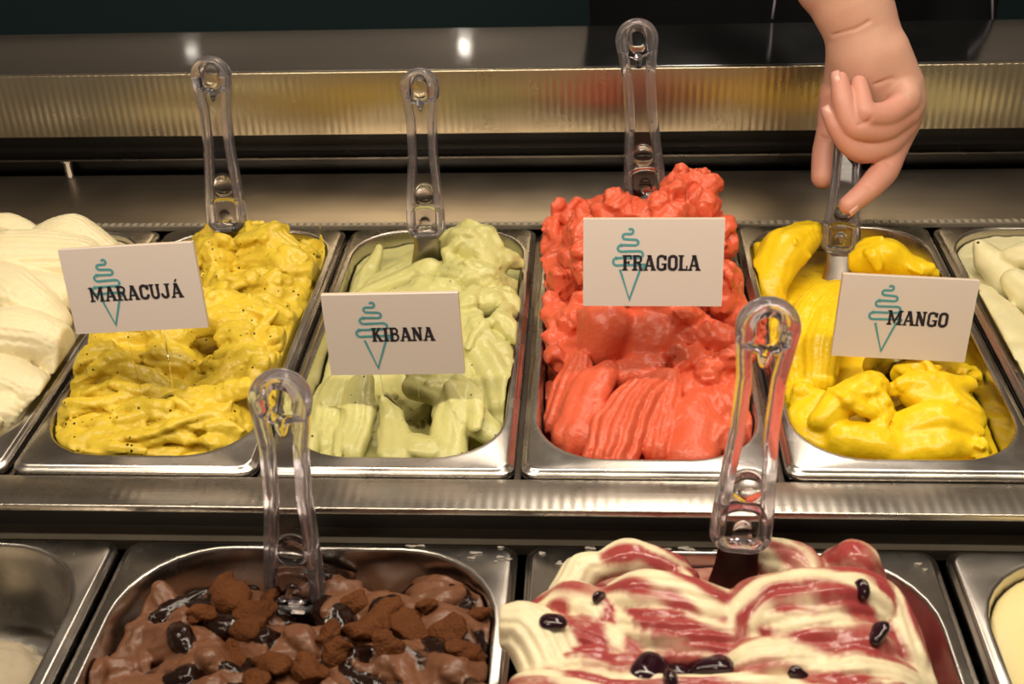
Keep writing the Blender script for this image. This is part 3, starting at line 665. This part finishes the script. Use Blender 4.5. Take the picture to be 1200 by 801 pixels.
chunks = [(270, 704, 1.7, 'biggest crumbly cocoa chunk at the upper left of the chocolate gelato'), (300, 722, 1.2, 'cocoa chunk just below the biggest one at the upper left'), (318, 700, 1.0, 'cocoa chunk touching the left side of the spatula handle end'),
          (290, 742, 1.3, 'cocoa chunk left of the middle of the spatula blade'), (432, 742, 1.6, 'wide cocoa chunk right of the spatula blade'), (482, 740, 1.5, 'upright cocoa chunk at the middle right of the chocolate gelato'),
          (450, 722, 1.1, 'cocoa chunk behind the wide one on the right side'), (414, 712, 1.1, 'cocoa chunk behind the blade, near the rear pan wall'), (500, 716, .9, 'small cocoa chunk behind the upright one'),
          (282, 776, 1.3, 'cocoa chunk at the lower left below the spatula blade'), (322, 782, 1.3, 'cocoa chunk directly below the spatula blade'), (356, 790, 1.3, 'cocoa chunk low in the photo right below the blade'),
          (395, 770, 1.0, 'cocoa chunk between the blade and the lower right swirls'), (522, 745, 1.4, 'cocoa chunk near the right wall of the chocolate pan'), (548, 768, 1.0, 'cocoa chunk lowest along the right wall of the chocolate pan'),
          (240, 722, .9, 'small cocoa chunk left of the biggest one'), (385, 748, .9, 'small cocoa chunk at the right edge of the blade'), (455, 760, .9, 'small cocoa chunk below the wide one'),
          (300, 800, 1.2, 'cocoa chunk cut by the bottom edge of the photo'), (562, 724, .9, 'small cocoa chunk in the rear right corner of the chocolate pan')]
rg = random.Random(3)
for q, (a, b, s_, lb) in enumerate(chunks):
    p = hit(surfD, a, b)
    if p is None: continue
    o = link('chocolate_chunk', chunk_me[q % 4], M['cookie']); o.location = tuple(p+np.array([0, .001, .003])); o.scale = (s_, s_*.85, s_*.7)
    o.rotation_euler = (rg.uniform(-.6, .6), rg.uniform(-.6, .6), rg.uniform(0, 6))
    tag(o, lb, 'cookie', 'cocoa chunks on the chocolate gelato')

# lower 2 --- berry ripple
v = fill_vox(2, True, z0=-.05, z1=.068, h=.0014, over=.018); v.warp([(.030, .0028), (.011, .0010)]); S = v.sweep
v.NZ = v.noise(.022); v.NZ2 = v.noise(.009)
v.floor_fill(lambda X, Y: -.034+.010*np.clip((-.05-Y)/.08, 0, 1)-1.2*np.clip(X-.200, 0, 1), tint=.9)
for pts, r, fl_, rb, st, k in [
    ([(665, 700, -.012), (680, 675, -.008), (700, 668, -.006)], [.010, .011, .008], .9, 4, None, .002),
    ([(705, 668, -.006), (740, 655, .0), (785, 665, -.004)], [.008, .013, .009], .8, 0, (3, 0, 0.2), .0015),
    ([(780, 668, -.006), (795, 680, -.006)], [.008, .009], .8, 2, (2, 1, .2), .0015),
    ([(902, 655, -.004), (935, 662, .0), (950, 680, -.002)], [.011, .013, .010], .9, 4, (3, 1, .1), .0015),
    ([(980, 662, -.004), (1005, 660, .004), (1022, 680, -.006)], [.010, .014, .010], .9, 0, (1.5, 2, .8), .0015),
    ([(640, 725, -.004), (672, 712, .004), (706, 725, .006), (720, 760, .002)], [.010, .015, .018, .016], .8, 4, (3, 0, .0), .0012),
    ([(650, 755, -.002), (690, 752, .004), (735, 775, .004)], [.014, .017, .016], .8, 7, (4, 0, .1), .0012),
    ([(605, 740, .004), (632, 750, .006), (655, 790, .0)], [.014, .018, .018], .9, 6, None, .0012),
    ([(598, 728, .010), (620, 728, .014)], [.008, .010], .8, 4, None, .0012),
    ([(650, 800, .0), (700, 800, .004), (760, 805, .0)], [.016, .02, .018], .8, 6, (4, 1, .1), .0012),
    ([(728, 702, .012), (760, 700, .018), (810, 710, .018), (855, 718, .014)], [.012, .016, .016, .012], .8, 3, (1.3, 5.2, -.25), .0012),
    ([(735, 730, .010), (780, 736, .015), (850, 738, .012)], [.014, .017, .014], .7, 5, (3, 2, .2), .0012),
    ([(740, 752, .005), (790, 760, .010), (862, 764, .008)], [.012, .015, .013], .65, 5, (2.5, 0, .5), .0012),
    ([(872, 750, .010), (874, 724, .015), (900, 706, .018), (950, 702, .020), (1004, 704, .014), (1036, 726, .005), (1056, 772, -.003)], [.012, .015, .016, .017, .017, .016, .015], .85, 4, (6, 1, -.1), .0012),
    ([(880, 726, .014), (930, 722, .017), (975, 728, .013)], [.014, .017, .014], .7, 5, (5, 0, -.05), .0012),
    ([(900, 750, .008), (950, 745, .013), (1000, 742, .010)], [.014, .018, .014], .7, 5, (4, 2, .2), .0012),
    ([(865, 785, .008), (900, 775, .012), (950, 772, .010)], [.010, .016, .014], .8, 6, (2, 4.5, -.6), .0012),
    ([(940, 800, .006), (990, 792, .008), (1045, 802, .0)], [.014, .018, .014], .8, 6, (2, 3, -.2), .0012),
    ([(1024, 745, -.002), (1055, 780, -.006), (1064, 802, -.008)], [.012, .014, .014], .8, 2, None, .002),
    ([(790, 785, -.004), (850, 790, -.004)], [.014, .014], .8, 0, (1, 1, 2), .002),
    ([(985, 752, .016), (1012, 750, .013), (1040, 762, .004)], [.011, .013, .010], .6, 0, (.3, 1.5, 4), .002),
    ([(640, 840, .0), (760, 850, .004), (900, 850, .004), (1030, 840, .0)], [.024, .026, .026, .022], .8, 7, (9, 0, 0), .002),
]:
    S(A([(a, b, c) for a, b, c in pts]), r, fl_, rb, .11, k=k, wav=.4, stripe=st)
cut_blade(v, 'berry', .032, .017)
plain(v, [(.012, .0009), (.006, .0005)])
v.T += v.noise(.010).astype(np.float32)*.28*np.clip(v.T*8, 0, 1)
clip_pan(v, lo_x[2], LY, ZL, LOR, over=.020)
M['berry'] = gelato('berry_ripple_gelato', (.86, .76, .52), (.36, .060, .060), rough=.34, rb=.15, bump=.2, bscale=150, mott=.05, tint_noise=(110, .5, .50), sss=.3)
finish(v, 'berry_ripple_gelato', M['berry'], (lo_x[2], LY+.2, ZL-.05), 'white gelato heaped high and rippled with glossy red berry sauce')
M['cherry'] = flat_mat('dark_cherry', (.018, .003, .008), .10, spec=.7)
cm = [rock('dark_cherry', .009, 30+s_, sq=(.9, .8, .75), rough=.3, jag=False) for s_ in range(3)]
for q, (a, b, s_, lb) in enumerate([(648, 728, .75, 'small dark cherry on the white rosette at the left of the rippled gelato'), (762, 785, 1.2, 'large glossy dark cherry at the bottom centre of the rippled gelato'), (795, 783, .9, 'dark cherry touching the large one at the bottom of the rippled gelato'),
                       (832, 781, 1.3, 'large glossy dark cherry below the spatula in the rippled gelato'), (1028, 743, .85, 'dark cherry in the red sauce pool at the right of the rippled gelato'), (1010, 691, .6, 'thin dark cherry piece on top of the right rippled swirl'),
                       (936, 793, .65, 'small dark cherry at the bottom edge right of the centre'), (702, 700, .5, 'tiny dark cherry in the crease behind the left ripple'), (785, 800, .9, 'dark cherry cut by the bottom edge of the photo')]):
    p = hit(v, a, b)
    if p is None: continue
    o = link('dark_cherry', cm[q % 3], M['cherry']); o.location = tuple(p); o.scale = (s_, s_, s_*.8); o.rotation_euler = (.2*q, .1*q, q)
    tag(o, lb, 'cherry', 'dark cherries in the rippled gelato')

# lower 3 --- smooth pale yellow cream
v = fill_vox(3, True, z0=-.05, z1=.01, h=.0022); v.warp([(.04, .001)])
v.floor_fill(lambda X, Y: ZL-.013+.001*np.sin(X*40))
v.sweep(A([(1170, 740, -.040), (1230, 720, -.038), (1320, 760, -.036)]), [.018, .026, .02], .35, k=.01)
clip_pan(v, lo_x[3], LY, ZL, LOR)
M['g7'] = gelato('pale_yellow_cream', (.88, .74, .36), rough=.34, bump=.05, bscale=60, mott=.03)
finish(v, 'pale_yellow_cream', M['g7'], (lo_x[3], LY+.2, ZL-.05), 'smooth pale yellow cream filling the pan in the lower right corner')
# lower 0 --- remains in the nearly empty pan
v = fill_vox(0, True, z0=-.074, z1=.0, h=.002, y0=-.36); v.warp([(.03, .003), (.01, .0015)])
v.sweep(A([(-40, 770, -.075), (10, 800, -.070), (-10, 850, -.065), (-40, 900, -.07)]), [.016, .024, .03, .03], .8, 4, .06, k=.004)
v.sweep(A([(-150, 800, -.07), (-100, 860, -.065)]), [.03, .04], .7, 4, .05, k=.004)
billow(v, [(.010, .0012)]); clip_pan(v, lo_x[0], LY, ZL, LOR)
M['g6'] = gelato('beige_gelato', (.50, .42, .30), rough=.45, bump=.3, specks=(200, .3, .1), mott=.2)
finish(v, 'beige_gelato_remains', M['g6'], (lo_x[0], LY+.12, ZL-.07), 'greyish beige remains of gelato at the bottom of the nearly empty pan')

# ------------------------------------------------------------------ spatulas
HL = .150
def outline(Z, X):
    hw = np.interp(Z[0, 0, :]/HL, [0, .06, .15, .30, .50, .70, .80, .88, 1], [.0150, .0172, .0172, .0155, .0132, .0134, .0155, .0172, .0172])[None, None, :]
    d2 = np.abs(X)-hw
    d2 = np.where(Z > HL-.0172, np.sqrt(X**2+np.maximum(Z-(HL-.0172), 0)**2)-.0172, d2)
    rb_ = .010; qx = np.maximum(np.abs(X)-(hw-rb_), 0); qz = np.maximum(rb_-Z, 0)
    return np.where(Z < rb_, np.sqrt(qx**2+qz**2)-rb_, d2)
def rim_mesh():
    vx = Vox((-.0205, -.012, -.003), (.0205, .012, HL+.003), .0007); sl, (X, Y, Z) = vx.sub(vx.lo, vx.lo+vx.n*vx.h)
    d2 = outline(Z, X); w_ = .0042+.0010*np.clip((Z/HL-.78)/.12, 0, 1); a = (d2+w_)/w_; b = Y/.0078
    vx.D = ((np.sqrt(a*a+b*b)-1)*.0036).astype(np.float32); return vx.mesh('grip_rim', False)
def web_mesh():
    vx = Vox((-.0205, -.012, -.001), (.0205, .012, HL), .0007); sl, (X, Y, Z) = vx.sub(vx.lo, vx.lo+vx.n*vx.h)
    d2 = outline(Z, X)+.0042; th = .0016
    # thick at the foot and in the bulb, thin along the grip; arched transitions
    foot = Z-(HL*.20-.0035*(X/.012)**2); bulb = (HL*.80+.004*(X/.012)**2)-Z
    th = .0016+.0044*np.clip(.5-foot/.0022, 0, 1)+.0040*np.clip(.5-bulb/.0022, 0, 1)
    vx.D = np.maximum(d2, (np.abs(Y)-th)).astype(np.float32)
    e = (np.sqrt((X/.0088)**2+((Z-HL*.265)/.0095)**2+(Y/.0050)**2)-1)*.004; vx.merge(sl, e.astype(np.float32), .001)      # lens above the foot
    e = (np.sqrt((X/.0090)**2+((Z-HL*.905)/.0135)**2+((Y+.0075)/.0060)**2)-1)*.005; vx.merge(sl, e.astype(np.float32), .0008, sub=True)   # thumb dish
    e = (np.sqrt((X/.0055)**2+((Z-HL*.09)/.0075)**2+((Y+.0068)/.0040)**2)-1)*.004; vx.merge(sl, e.astype(np.float32), .0008, sub=True)
    vx.sweep([(0, -.003, HL*.80), (0, -.0015, HL*.755)], [.0034, .0012], k=.001)
    return vx.mesh('grip_web', False)
RM = rim_mesh(); WM = web_mesh()
def blade_mesh():
    v_ = []; f_ = []; nz_ = 22; nx_ = 9; Lb = .095
    for side in (1, -1):
        for i in range(nz_+1):
            t = i/nz_; hw = np.interp(t, [0, .12, .3, .6, .9, 1], [.0115, .0118, .0150, .0215, .0235, .0215])
            for j in range(nx_+1):
                u = -1+2*j/nx_; yy = .0035*u*u*(t) + .0006*side*(1-abs(u)**4)-.012*t*t*.3
                v_.append((u*hw, yy, .004-t*Lb))
    n0 = (nz_+1)*(nx_+1)
    for sidx in (0, 1):
        for i in range(nz_):
            for j in range(nx_):
                a = sidx*n0+i*(nx_+1)+j; q = (a, a+1, a+nx_+2, a+nx_+1); f_.append(q if sidx else q[::-1])
    return mesh_from('blade', v_, f_, True)
BM = blade_mesh()
def spatula(label, B, T, twist=0.):
    B = Vector(B); T = Vector(T); root = empty('gelato_spatula', B); tag(root, label, 'spatula', 'clear handled spatulas standing in the gelato')
    z = (T-B).normalized(); L_ = (T-B).length; x = Vector((1, 0, 0)); x = (x-z*x.dot(z)).normalized(); y = z.cross(x)
    if twist: x, y = x*math.cos(twist)+y*math.sin(twist), -x*math.sin(twist)+y*math.cos(twist)
    Rm = Matrix((x, y, z)).transposed().to_4x4()
    for nm, me, mt in (('grip_rim', RM, M['frost']), ('grip_web', WM, M['clear']), ('blade', BM, M['blade'])):
        o = bpy.data.objects.new(nm, me); COL.objects.link(o)
        if not me.materials: me.materials.append(mt)
        o.parent = root; s_ = L_/HL; o.matrix_basis = Rm@Matrix.Diagonal((s_, s_, s_, 1))
    return root
spatula('clear handled spatula standing in the speckled yellow gelato', *SPAT['yellow'])
spatula('clear handled spatula standing in the pale green gelato', *SPAT['green'])
spatula('clear handled spatula standing in the coral red gelato, tallest at the back', *SPAT['red'])
spatula('clear handled spatula held by the hand in the bright yellow gelato', *SPAT['mango'], twist=-.35)
spatula('clear handled spatula in the foreground standing in the red rippled gelato', *SPAT['berry'])
spatula('clear handled spatula in the foreground standing in the chocolate gelato', *SPAT['choc'])

# ------------------------------------------------------------------ flavour cards
def stroke(mb, pts, wd, z, closed=False):
    pts = [Vector((p[0], p[1])) for p in pts]; n0 = len(mb.v); n = len(pts)
    for i, p in enumerate(pts):
        a = pts[max(i-1, 0)]; b = pts[min(i+1, n-1)]
        if closed: a = pts[(i-1) % n]; b = pts[(i+1) % n]
        t = (b-a).normalized(); nn = Vector((-t.y, t.x))
        d1 = (p-a).normalized() if (p-a).length > 1e-9 else t
        c = max(.5, abs(d1.dot(t))); w_ = wd/2/c
        mb.v += [(p.x+nn.x*w_, z, p.y+nn.y*w_), (p.x-nn.x*w_, z, p.y-nn.y*w_)]
    for i in range(n if closed else n-1):
        a = n0+2*i; b = n0+2*((i+1) % n); mb.f.append((a, a+1, b+1, b))
def quad(mb, x0, y0, x1, y1, z): n = len(mb.v); mb.v += [(x0, z, y0), (x1, z, y0), (x1, z, y1), (x0, z, y1)]; mb.f.append((n, n+1, n+2, n+3))
def arc(cx, cy, rx, ry, a0, a1, n=8): return [(cx+rx*math.cos(math.radians(a0+(a1-a0)*k/n)), cy+ry*math.sin(math.radians(a0+(a1-a0)*k/n))) for k in range(n+1)]
def glyph(ch):
    """condensed slab-serif capital, height 1: (strokes [(points, width)], boxes, advance)"""
    V, H, s = .20, .13, .10
    ser = lambda x, y, w_=.34: (x-w_/2, y, x+w_/2, y+s) if y < .5 else (x-w_/2, y-s, x+w_/2, y)
    if ch == 'M': return [([(.16, .02), (.16, .98)], V*.8), ([(.80, .02), (.80, .98)], V*.95), ([(.14, .98), (.48, .22), (.80, .98)], .16)], [ser(.16, 0, .32), ser(.80, 0, .34), (0, .9, .26, 1), (.72, .9, .98, 1)], 1.02
    if ch in 'AÁ':
        st = [([(.12, .04), (.34, .98)], .13), ([(.62, .04), (.37, .98)], .21), ([(.2, .32), (.56, .32)], .11)]
        if ch == 'Á': st.append(([(.34, 1.08), (.46, 1.26)], .11))
        return st, [ser(.12, 0, .28), ser(.62, 0, .32), (.22, .9, .46, 1)], .78
    if ch == 'N': return [([(.14, .02), (.14, .98)], .14), ([(.56, .02), (.56, .98)], .14), ([(.14, .95), (.56, .05)], .22)], [ser(.14, 0, .28), (0, .9, .24, 1), (.42, .9, .70, 1)], .74
    if ch == 'G': return [([(.58, .68), (.58, .80)]+arc(.35, .76, .23, .18, 10, 180, 8)+[(.12, .5)]+arc(.35, .24, .23, .18, 180, 350, 8)+[(.58, .42)], .17)], [(.36, .36, .68, .47), (.49, .05, .66, .42), (.58, .64, .66, .98)], .73
    if ch == 'O': return [(arc(.33, .74, .22, .19, 0, 180, 8)+arc(.33, .26, .22, .19, 180, 360, 8), .19, True)], [], .68
    if ch == 'C': return [([(.57, .66), (.57, .78)]+arc(.34, .75, .22, .18, 10, 180, 8)+arc(.34, .25, .22, .18, 180, 350, 8)+[(.57, .34)], .18)], [(.55, .64, .64, .98)], .69
    if ch == 'R': return [([(.16, .02), (.16, .98)], V), ([(.1, .94), (.36, .94)]+arc(.38, .73, .17, .21, 90, -90, 8)+[(.1, .52)], .13), ([(.36, .5), (.48, .38), (.52, .05), (.66, .05)], .17), ([(.53, .9), (.55, .6)], .10)], [ser(.16, 0, .36), (0, .9, .2, 1)], .72
    if ch == 'B': return [([(.16, .02), (.16, .98)], V), ([(.1, .94), (.34, .94)]+arc(.36, .74, .17, .20, 90, -90, 8)+[(.1, .53)], .13), ([(.1, .53), (.36, .53)]+arc(.38, .29, .19, .235, 90, -90, 8)+[(.1, .055)], .14), ([(.53, .85), (.53, .63)], .08), ([(.57, .42), (.57, .16)], .09)], [(0, .9, .2, 1), (0, 0, .2, .1)], .70
    if ch == 'K': return [([(.16, .02), (.16, .98)], V), ([(.2, .42), (.52, .95)], .13), ([(.30, .60), (.58, .04)], .19)], [ser(.16, 0, .34), ser(.16, 1, .34), ser(.58, 0, .30), ser(.52, 1, .28)], .76
    if ch == 'I': return [([(.17, .02), (.17, .98)], V)], [ser(.17, 0, .36), ser(.17, 1, .36)], .40
    if ch == 'F': return [([(.17, .02), (.17, .98)], V), ([(.1, .94), (.58, .94)], .12), ([(.1, .52), (.44, .52)], .11)], [ser(.17, 0, .36), (0, .9, .2, 1), (.50, .70, .59, 1), (.38, .40, .46, .64)], .64
    if ch == 'L': return [([(.17, .02), (.17, .98)], V), ([(.1, .06), (.58, .06)], .12)], [ser(.17, 1, .36), (0, 0, .2, .1), (.50, 0, .59, .32)], .64
    if ch == 'U': return [([(.15, .98), (.15, .26)]+arc(.35, .26, .20, .20, 180, 360, 8)+[(.55, .98)], .17)], [ser(.15, 1, .32), ser(.56, 1, .28)], .74
    if ch == 'J': return [([(.08, .30), (.09, .18)]+arc(.26, .22, .17, .15, 200, 360, 8)+[(.43, .98)], .18)], [ser(.44, 1, .36), (.0, .2, .12, .36)], .66
    return [], [], .4
CW, CH = .092, .0596
def card(word, label, rv, loc, text_box, logo, stake_px):
    """text_box: u0,u1 (baseline from left/right), v of the baseline and cap height; logo: centre u, u scale, bottom v, top v - fractions of the card"""
    root = empty('flavour_card', loc); tag(root, label, 'sign', 'flavour cards standing in the gelato')
    ang = Vector(rv).length; Rm = Matrix.Rotation(ang, 4, Vector(rv).normalized())
    def put(o, p=None): o.parent = root; o.matrix_parent_inverse = Matrix(); o.matrix_basis = Rm; return o
    b = MB().box((-CW/2, .0002, -CH/2), (CW/2, .0022, CH/2)).build('plate', M['card']); put(b)
    e = MB().box((-CW/2, .0023, -CH/2), (CW/2, .0046, CH/2)).build('backing_plate', M['card_edge']); put(e)
    # lettering
    g_ = MB(); x = 0; lay = []
    for ch in word: lay.append((ch, x)); x += glyph(ch)[2]
    u0, u1, vb, hh, slope = text_box; sx = (u1-u0)*CW/(x-.06); sz = hh*CH
    for i, (ch, xo) in enumerate(lay):
        st, bx, ad = glyph(ch); m_ = MB()
        for s_ in st: stroke(m_, s_[0], s_[1], 0, len(s_) > 2)
        for q in bx: quad(m_, *q, 0)
        n0 = len(g_.v); fs = .0
        for (a_, _, c_) in m_.v:
            X_ = -CW/2+u0*CW+(a_+xo)*sx; g_.v.append((X_, -.0001-fs, -CH/2+vb*CH+c_*sz+slope*(X_+CW/2-u0*CW)))
        g_.f += [tuple(n0+k for k in f) for f in m_.f]
    t = g_.build('lettering', M['black_print']); put(t)
    # cone logo: squiggle and V
    cu, ws, v0, v1 = logo; m_ = MB(); P = []
    def add_row(y, x0, x1, ri, dr):     # row then a half-turn
        pass
    rows = [(.985, .02, .10), (.90, -.13, .12), (.775, -.27, .27), (.64, -.36, .40), (.505, -.48, .50)]
    path = arc(.05, .965, .085, .035, 150, -90, 8)
    path += [(-.10, .93)]+arc(-.14, .893, .10, .037, 90, 270, 8)+[(.18, .85)]
    path += arc(.20, .810, .12, .040, 90, -90, 8)+[(-.28, .775)]+arc(-.28, .727, .13, .045, 90, 270, 8)+[(.34, .690)]
    path += arc(.36, .642, .13, .046, 90, -90, 8)+[(-.44, .592)]+arc(-.44, .538, .13, .052, 90, 270, 8)+[(.60, .500)]
    sc_x = ws*CW; y0 = -CH/2+v0*CH; sy = (v1-v0)*CH; x_c = -CW/2+cu*CW
    tr = lambda L_: [(x_c+a*sc_x, y0+b_*sy) for a, b_ in L_]
    stroke(m_, tr(path), .0016, -.00004); stroke(m_, tr([(.60, .500), (.56, .47), (.42, .44)]), .0016, -.00004)
    stroke(m_, tr([(-.32, .43), (.03, 0), (.42, .45)]), .0016, -.00004)
    lo_ = m_.build('cone_logo', M['teal_print']); put(lo_)
    # clear stake
    k = MB(); z_ = -CH/2; L_ = stake_px
    n = 0; w0, w1 = .0145, .010
    k.v = [(-w0, .0047, z_+.02), (w0, .0047, z_+.02), (w1, .0047, z_-L_), (-w1, .0047, z_-L_), (-w0, .0062, z_+.02), (w0, .0062, z_+.02), (w1, .0062, z_-L_), (-w1, .0062, z_-L_)]
    k.f = [(0, 1, 2, 3)[::-1], (4, 5, 6, 7), (0, 1, 5, 4), (1, 2, 6, 5), (2, 3, 7, 6), (3, 0, 4, 7)]
    put(k.build('stake', M['stake']))
card('MARACUJÁ', 'white card lettered MARACUJÁ with a teal cone, over the speckled yellow gelato', (-.169, -.0613, -.0123), (-.2566, .0711, .0967), (.165, .862, .375, .172, .0), (.31, .20, .09, .86), .075)
card('KIBANA', 'white card lettered KIBANA with a teal cone, over the pale green gelato', (-.0911, -.0307, -.0215), (-.0846, .0696, .0622), (.342, .802, .425, .17, .0), (.355, .22, .09, .905), .055)
card('FRAGOLA', 'white card lettered FRAGOLA with a teal cone, over the coral red gelato', (-.2035, .0048, .0013), (.0884, .0934, .1035), (.28, .832, .415, .178, .0), (.328, .20, .08, .89), .042)
card('MANGO', 'white card lettered MANGO with a teal cone, over the bright yellow gelato', (-.1716, .0664, .0225), (.2619, .1121, .0502), (.37, .818, .42, .178, .0), (.355, .21, .09, .89), .06)

# ------------------------------------------------------------------ the person behind the counter
per = empty('person', (.235, .80, -.9)); tag(per, 'person in black behind the counter whose bare arm reaches down to hold a spatula', 'person')
Y_ = aty
v = Vox((.16, .24, .01), (.40, .62, .42), .0013, seed=5); S = v.sweep
fore = [Y_(1010, 34, .385), Y_(994, -6, .395), Y_(962, -80, .42)]
S([Y_(1016, 60, .378)]+fore+[np.array([.215, .54, .40])], [.0285, .0285, .0335, .036, .038], .85, k=.006, up=(0, 1, .2))
S([Y_(1012, 40, .385), Y_(1020, 85, .376), Y_(1038, 115, .376)], [.024, .030, .029], .75, k=.010, up=(0, 1, .2))     # palm
S([Y_(995, 60, .388), Y_(986, 95, .388), Y_(982, 120, .386)], [.016, .015, .012], k=.010)                                  # ball of thumb
S([Y_(1045, 60, .372), Y_(1058, 100, .368), Y_(1062, 118, .362)], [.014, .017, .015], k=.008)                              # outer edge
for p_, r_ in [((1062, 113, .350), .0120), ((1066, 124, .356), .0120), ((1064, 136, .362), .0120), ((1058, 148, .366), .0120)]: v.ball(Y_(*p_), r_, k=.006)
S([Y_(980, 112, .386), Y_(974, 150, .376), Y_(969, 178, .366), Y_(965, 207, .352)], [.0145, .0120, .0125, .0105], k=.004, tint=.35)   # thumb
fing = [
    ([(1060, 120, .348), (1040, 133, .334), (1020, 134, .326), (1012, 128, .327), (1008, 110, .338), (1006, 98, .346)], [.0112, .0105, .0095, .0090, .0082, .0068]),   # little
    ([(1062, 132, .352), (1035, 150, .334), (1008, 151, .325), (996, 142, .325), (988, 118, .332), (984, 94, .342)], [.0118, .0112, .0104, .0095, .0088, .0072]),   # ring
    ([(1060, 144, .356), (1038, 168, .338), (1012, 176, .328), (996, 168, .326), (981, 148, .330), (974, 133, .336)], [.0118, .0114, .0108, .0098, .0090, .0074]),   # middle
]
for i, (p_, r_) in enumerate(fing):
    S([Y_(*q) for q in p_], r_, k=.0016, tint=.35)
S([Y_(1058, 150, .362), Y_(1046, 178, .346), Y_(1034, 203, .328), Y_(1014, 224, .310), Y_(995, 240, .300)], [.0125, .0115, .0118, .0098, .0082], k=.003, tint=.35)
def crease(L, r=.0013):
    P = [hit(v, *q) for q in L]; P = [q for q in P if q is not None]
    if len(P) > 1: S(P, r, k=.0022, sub=True, M_=10)
crease([(976, 41), (990, 37), (1004, 33), (1018, 25)], .0009); crease([(1046, 92), (1036, 95), (1026, 98)], .0011);
crease([(1006, 146), (1016, 143), (1022, 136)], .0008); crease([(1014, 216), (1022, 220)], .0008); crease([(1034, 186), (1042, 192)], .0010); crease([(962, 160), (972, 164)], .0008)
plain(v, [(.010, .0003)])
arm = link('arm', v.mesh('arm'), M['skin'], per)
def nail(c, along, out, w_, l_):
    c = Vector(c); a = Vector(along).normalized(); o_ = Vector(out); o_ = (o_-a*o_.dot(a)).normalized(); s_ = a.cross(o_); vv = []; ff = []; n = 7; m = 7
    for i in range(n+1):
        for j in range(m+1):
            u = -1+2*i/n; t = -1+2*j/m; k_ = math.sqrt(max(0, 1-.35*t*t)) if t > 0 else 1
            vv.append(tuple(c+s_*u*w_*k_+a*t*l_+o_*(-.0022*u*u+.0004-.0008*t*t)))
    for i in range(n):
        for j in range(m): q = i*(m+1)+j; ff.append((q, q+1, q+m+2, q+m+1))
    o = link('fingernail', mesh_from('fingernail', vv, ff, True), M['nail'], arm)
    sd = o.modifiers.new('thick', 'SOLIDIFY'); sd.thickness = .0006
def nail_at(tip, prev, r_, side):
    tip = Y_(*tip); prev = Y_(*prev); along = tip-prev; along /= np.linalg.norm(along)
    view = CAM-tip; view /= np.linalg.norm(view); out = view*side[0]+RT*side[1]+UP*side[2]; out -= along*(out@along); out /= np.linalg.norm(out)
    nail(tip+out*(r_-.0002)+along*.001, along, out, r_*.62, r_*.75)
nail_at((984, 94, .342), (988, 118, .332), .0074, (.75, -.65, .2))
nail_at((974, 133, .336), (981, 148, .330), .0076, (.75, -.65, .2))
nail_at((995, 240, .300), (1014, 224, .310), .0082, (.5, .4, -.9))
# clothed body behind the counter
vb_ = Vox((-.10, .585, -.35), (.56, .93, .80), .008, seed=9); S = vb_.sweep
S([(.235, .76, -.33), (.235, .76, 0), (.235, .765, .3), (.235, .78, .50)], [.19, .19, .20, .19], .62, k=.03, up=(0, 1, 0))
S([(.06, .77, .52), (.235, .79, .56), (.41, .77, .52)], [.07, .09, .07], k=.05)
S([(.05, .765, .52), (.10, .68, .50), (.17, .60, .445)], [.068, .060, .052], k=.04)
S([(.42, .765, .52), (.46, .78, .36), (.45, .78, .20), (.44, .74, .02)], [.068, .058, .052, .045], k=.02)
link('shirt', vb_.mesh('shirt', False), M['black_cloth'], per)
vs = Vox((.12, .48, .34), (.28, .66, .52), .003, seed=9); vs.sweep([(.17, .60, .445), (.214, .55, .41), (.222, .532, .395)], [.053, .046, .044], k=0)
link('sleeve_cuff', vs.mesh('sleeve_cuff', False), M['black_cloth'], per)
MB().tube([(.14, .78, -.9), (.15, .775, -.5), (.16, .76, -.3)], [.06, .075, .10], 20).tube([(.33, .78, -.9), (.32, .775, -.5), (.31, .76, -.3)], [.06, .075, .10], 20).build('trousers', M['black_cloth'], per, smooth=True)
vh = Vox((.10, .64, .54), (.37, .94, .96), .004, seed=3); S = vh.sweep
S([(.235, .80, .56), (.235, .785, .66)], [.055, .052], k=.02); S([(.235, .785, .80), (.235, .775, .76), (.235, .755, .72)], [.080, .078, .060], k=.03); vh.ball((.235, .80, .82), .085, k=.03)
S([(.235, .695, .775), (.235, .678, .752)], [.010, .014], k=.008); S([(.215, .69, .715), (.255, .69, .715)], .007, k=.006)
for s_ in (-1, 1): vh.ball((.235+s_*.030, .690, .785), .012, k=.004, sub=True); vh.ball((.235+s_*.030, .702, .785), .011, k=.002); S([(.235+s_*.078, .79, .79), (.235+s_*.080, .79, .755)], [.014, .010], .8, k=.004)
link('head', vh.mesh('head'), M['skin'], per)
vr = Vox((.12, .68, .66), (.35, .93, .95), .004, seed=3); vr.sweep([(.235, .82, .84), (.235, .835, .78)], [.092, .085], k=0); vr.D += (.004*vr.noise(.02)).astype(np.float32)
vr.sweep([(.235, .70, .76), (.235, .68, .72)], [.075, .07], k=.005, sub=True)
link('hair', vr.mesh('hair', False), M['hair'], per)
# thin pale cords hanging on the front of the shirt
def cord(pts):
    MB().tube([tuple(Y_(a, b, .622-.0*b)) for a, b in pts], .0012, 8).build('apron_cord', M['cord'], per, smooth=True)
cord([(915, -60), (911, -20), (907, 8), (905, 22)])
cord([(1165, -60), (1163, -20), (1163, 28)])
print('script done')
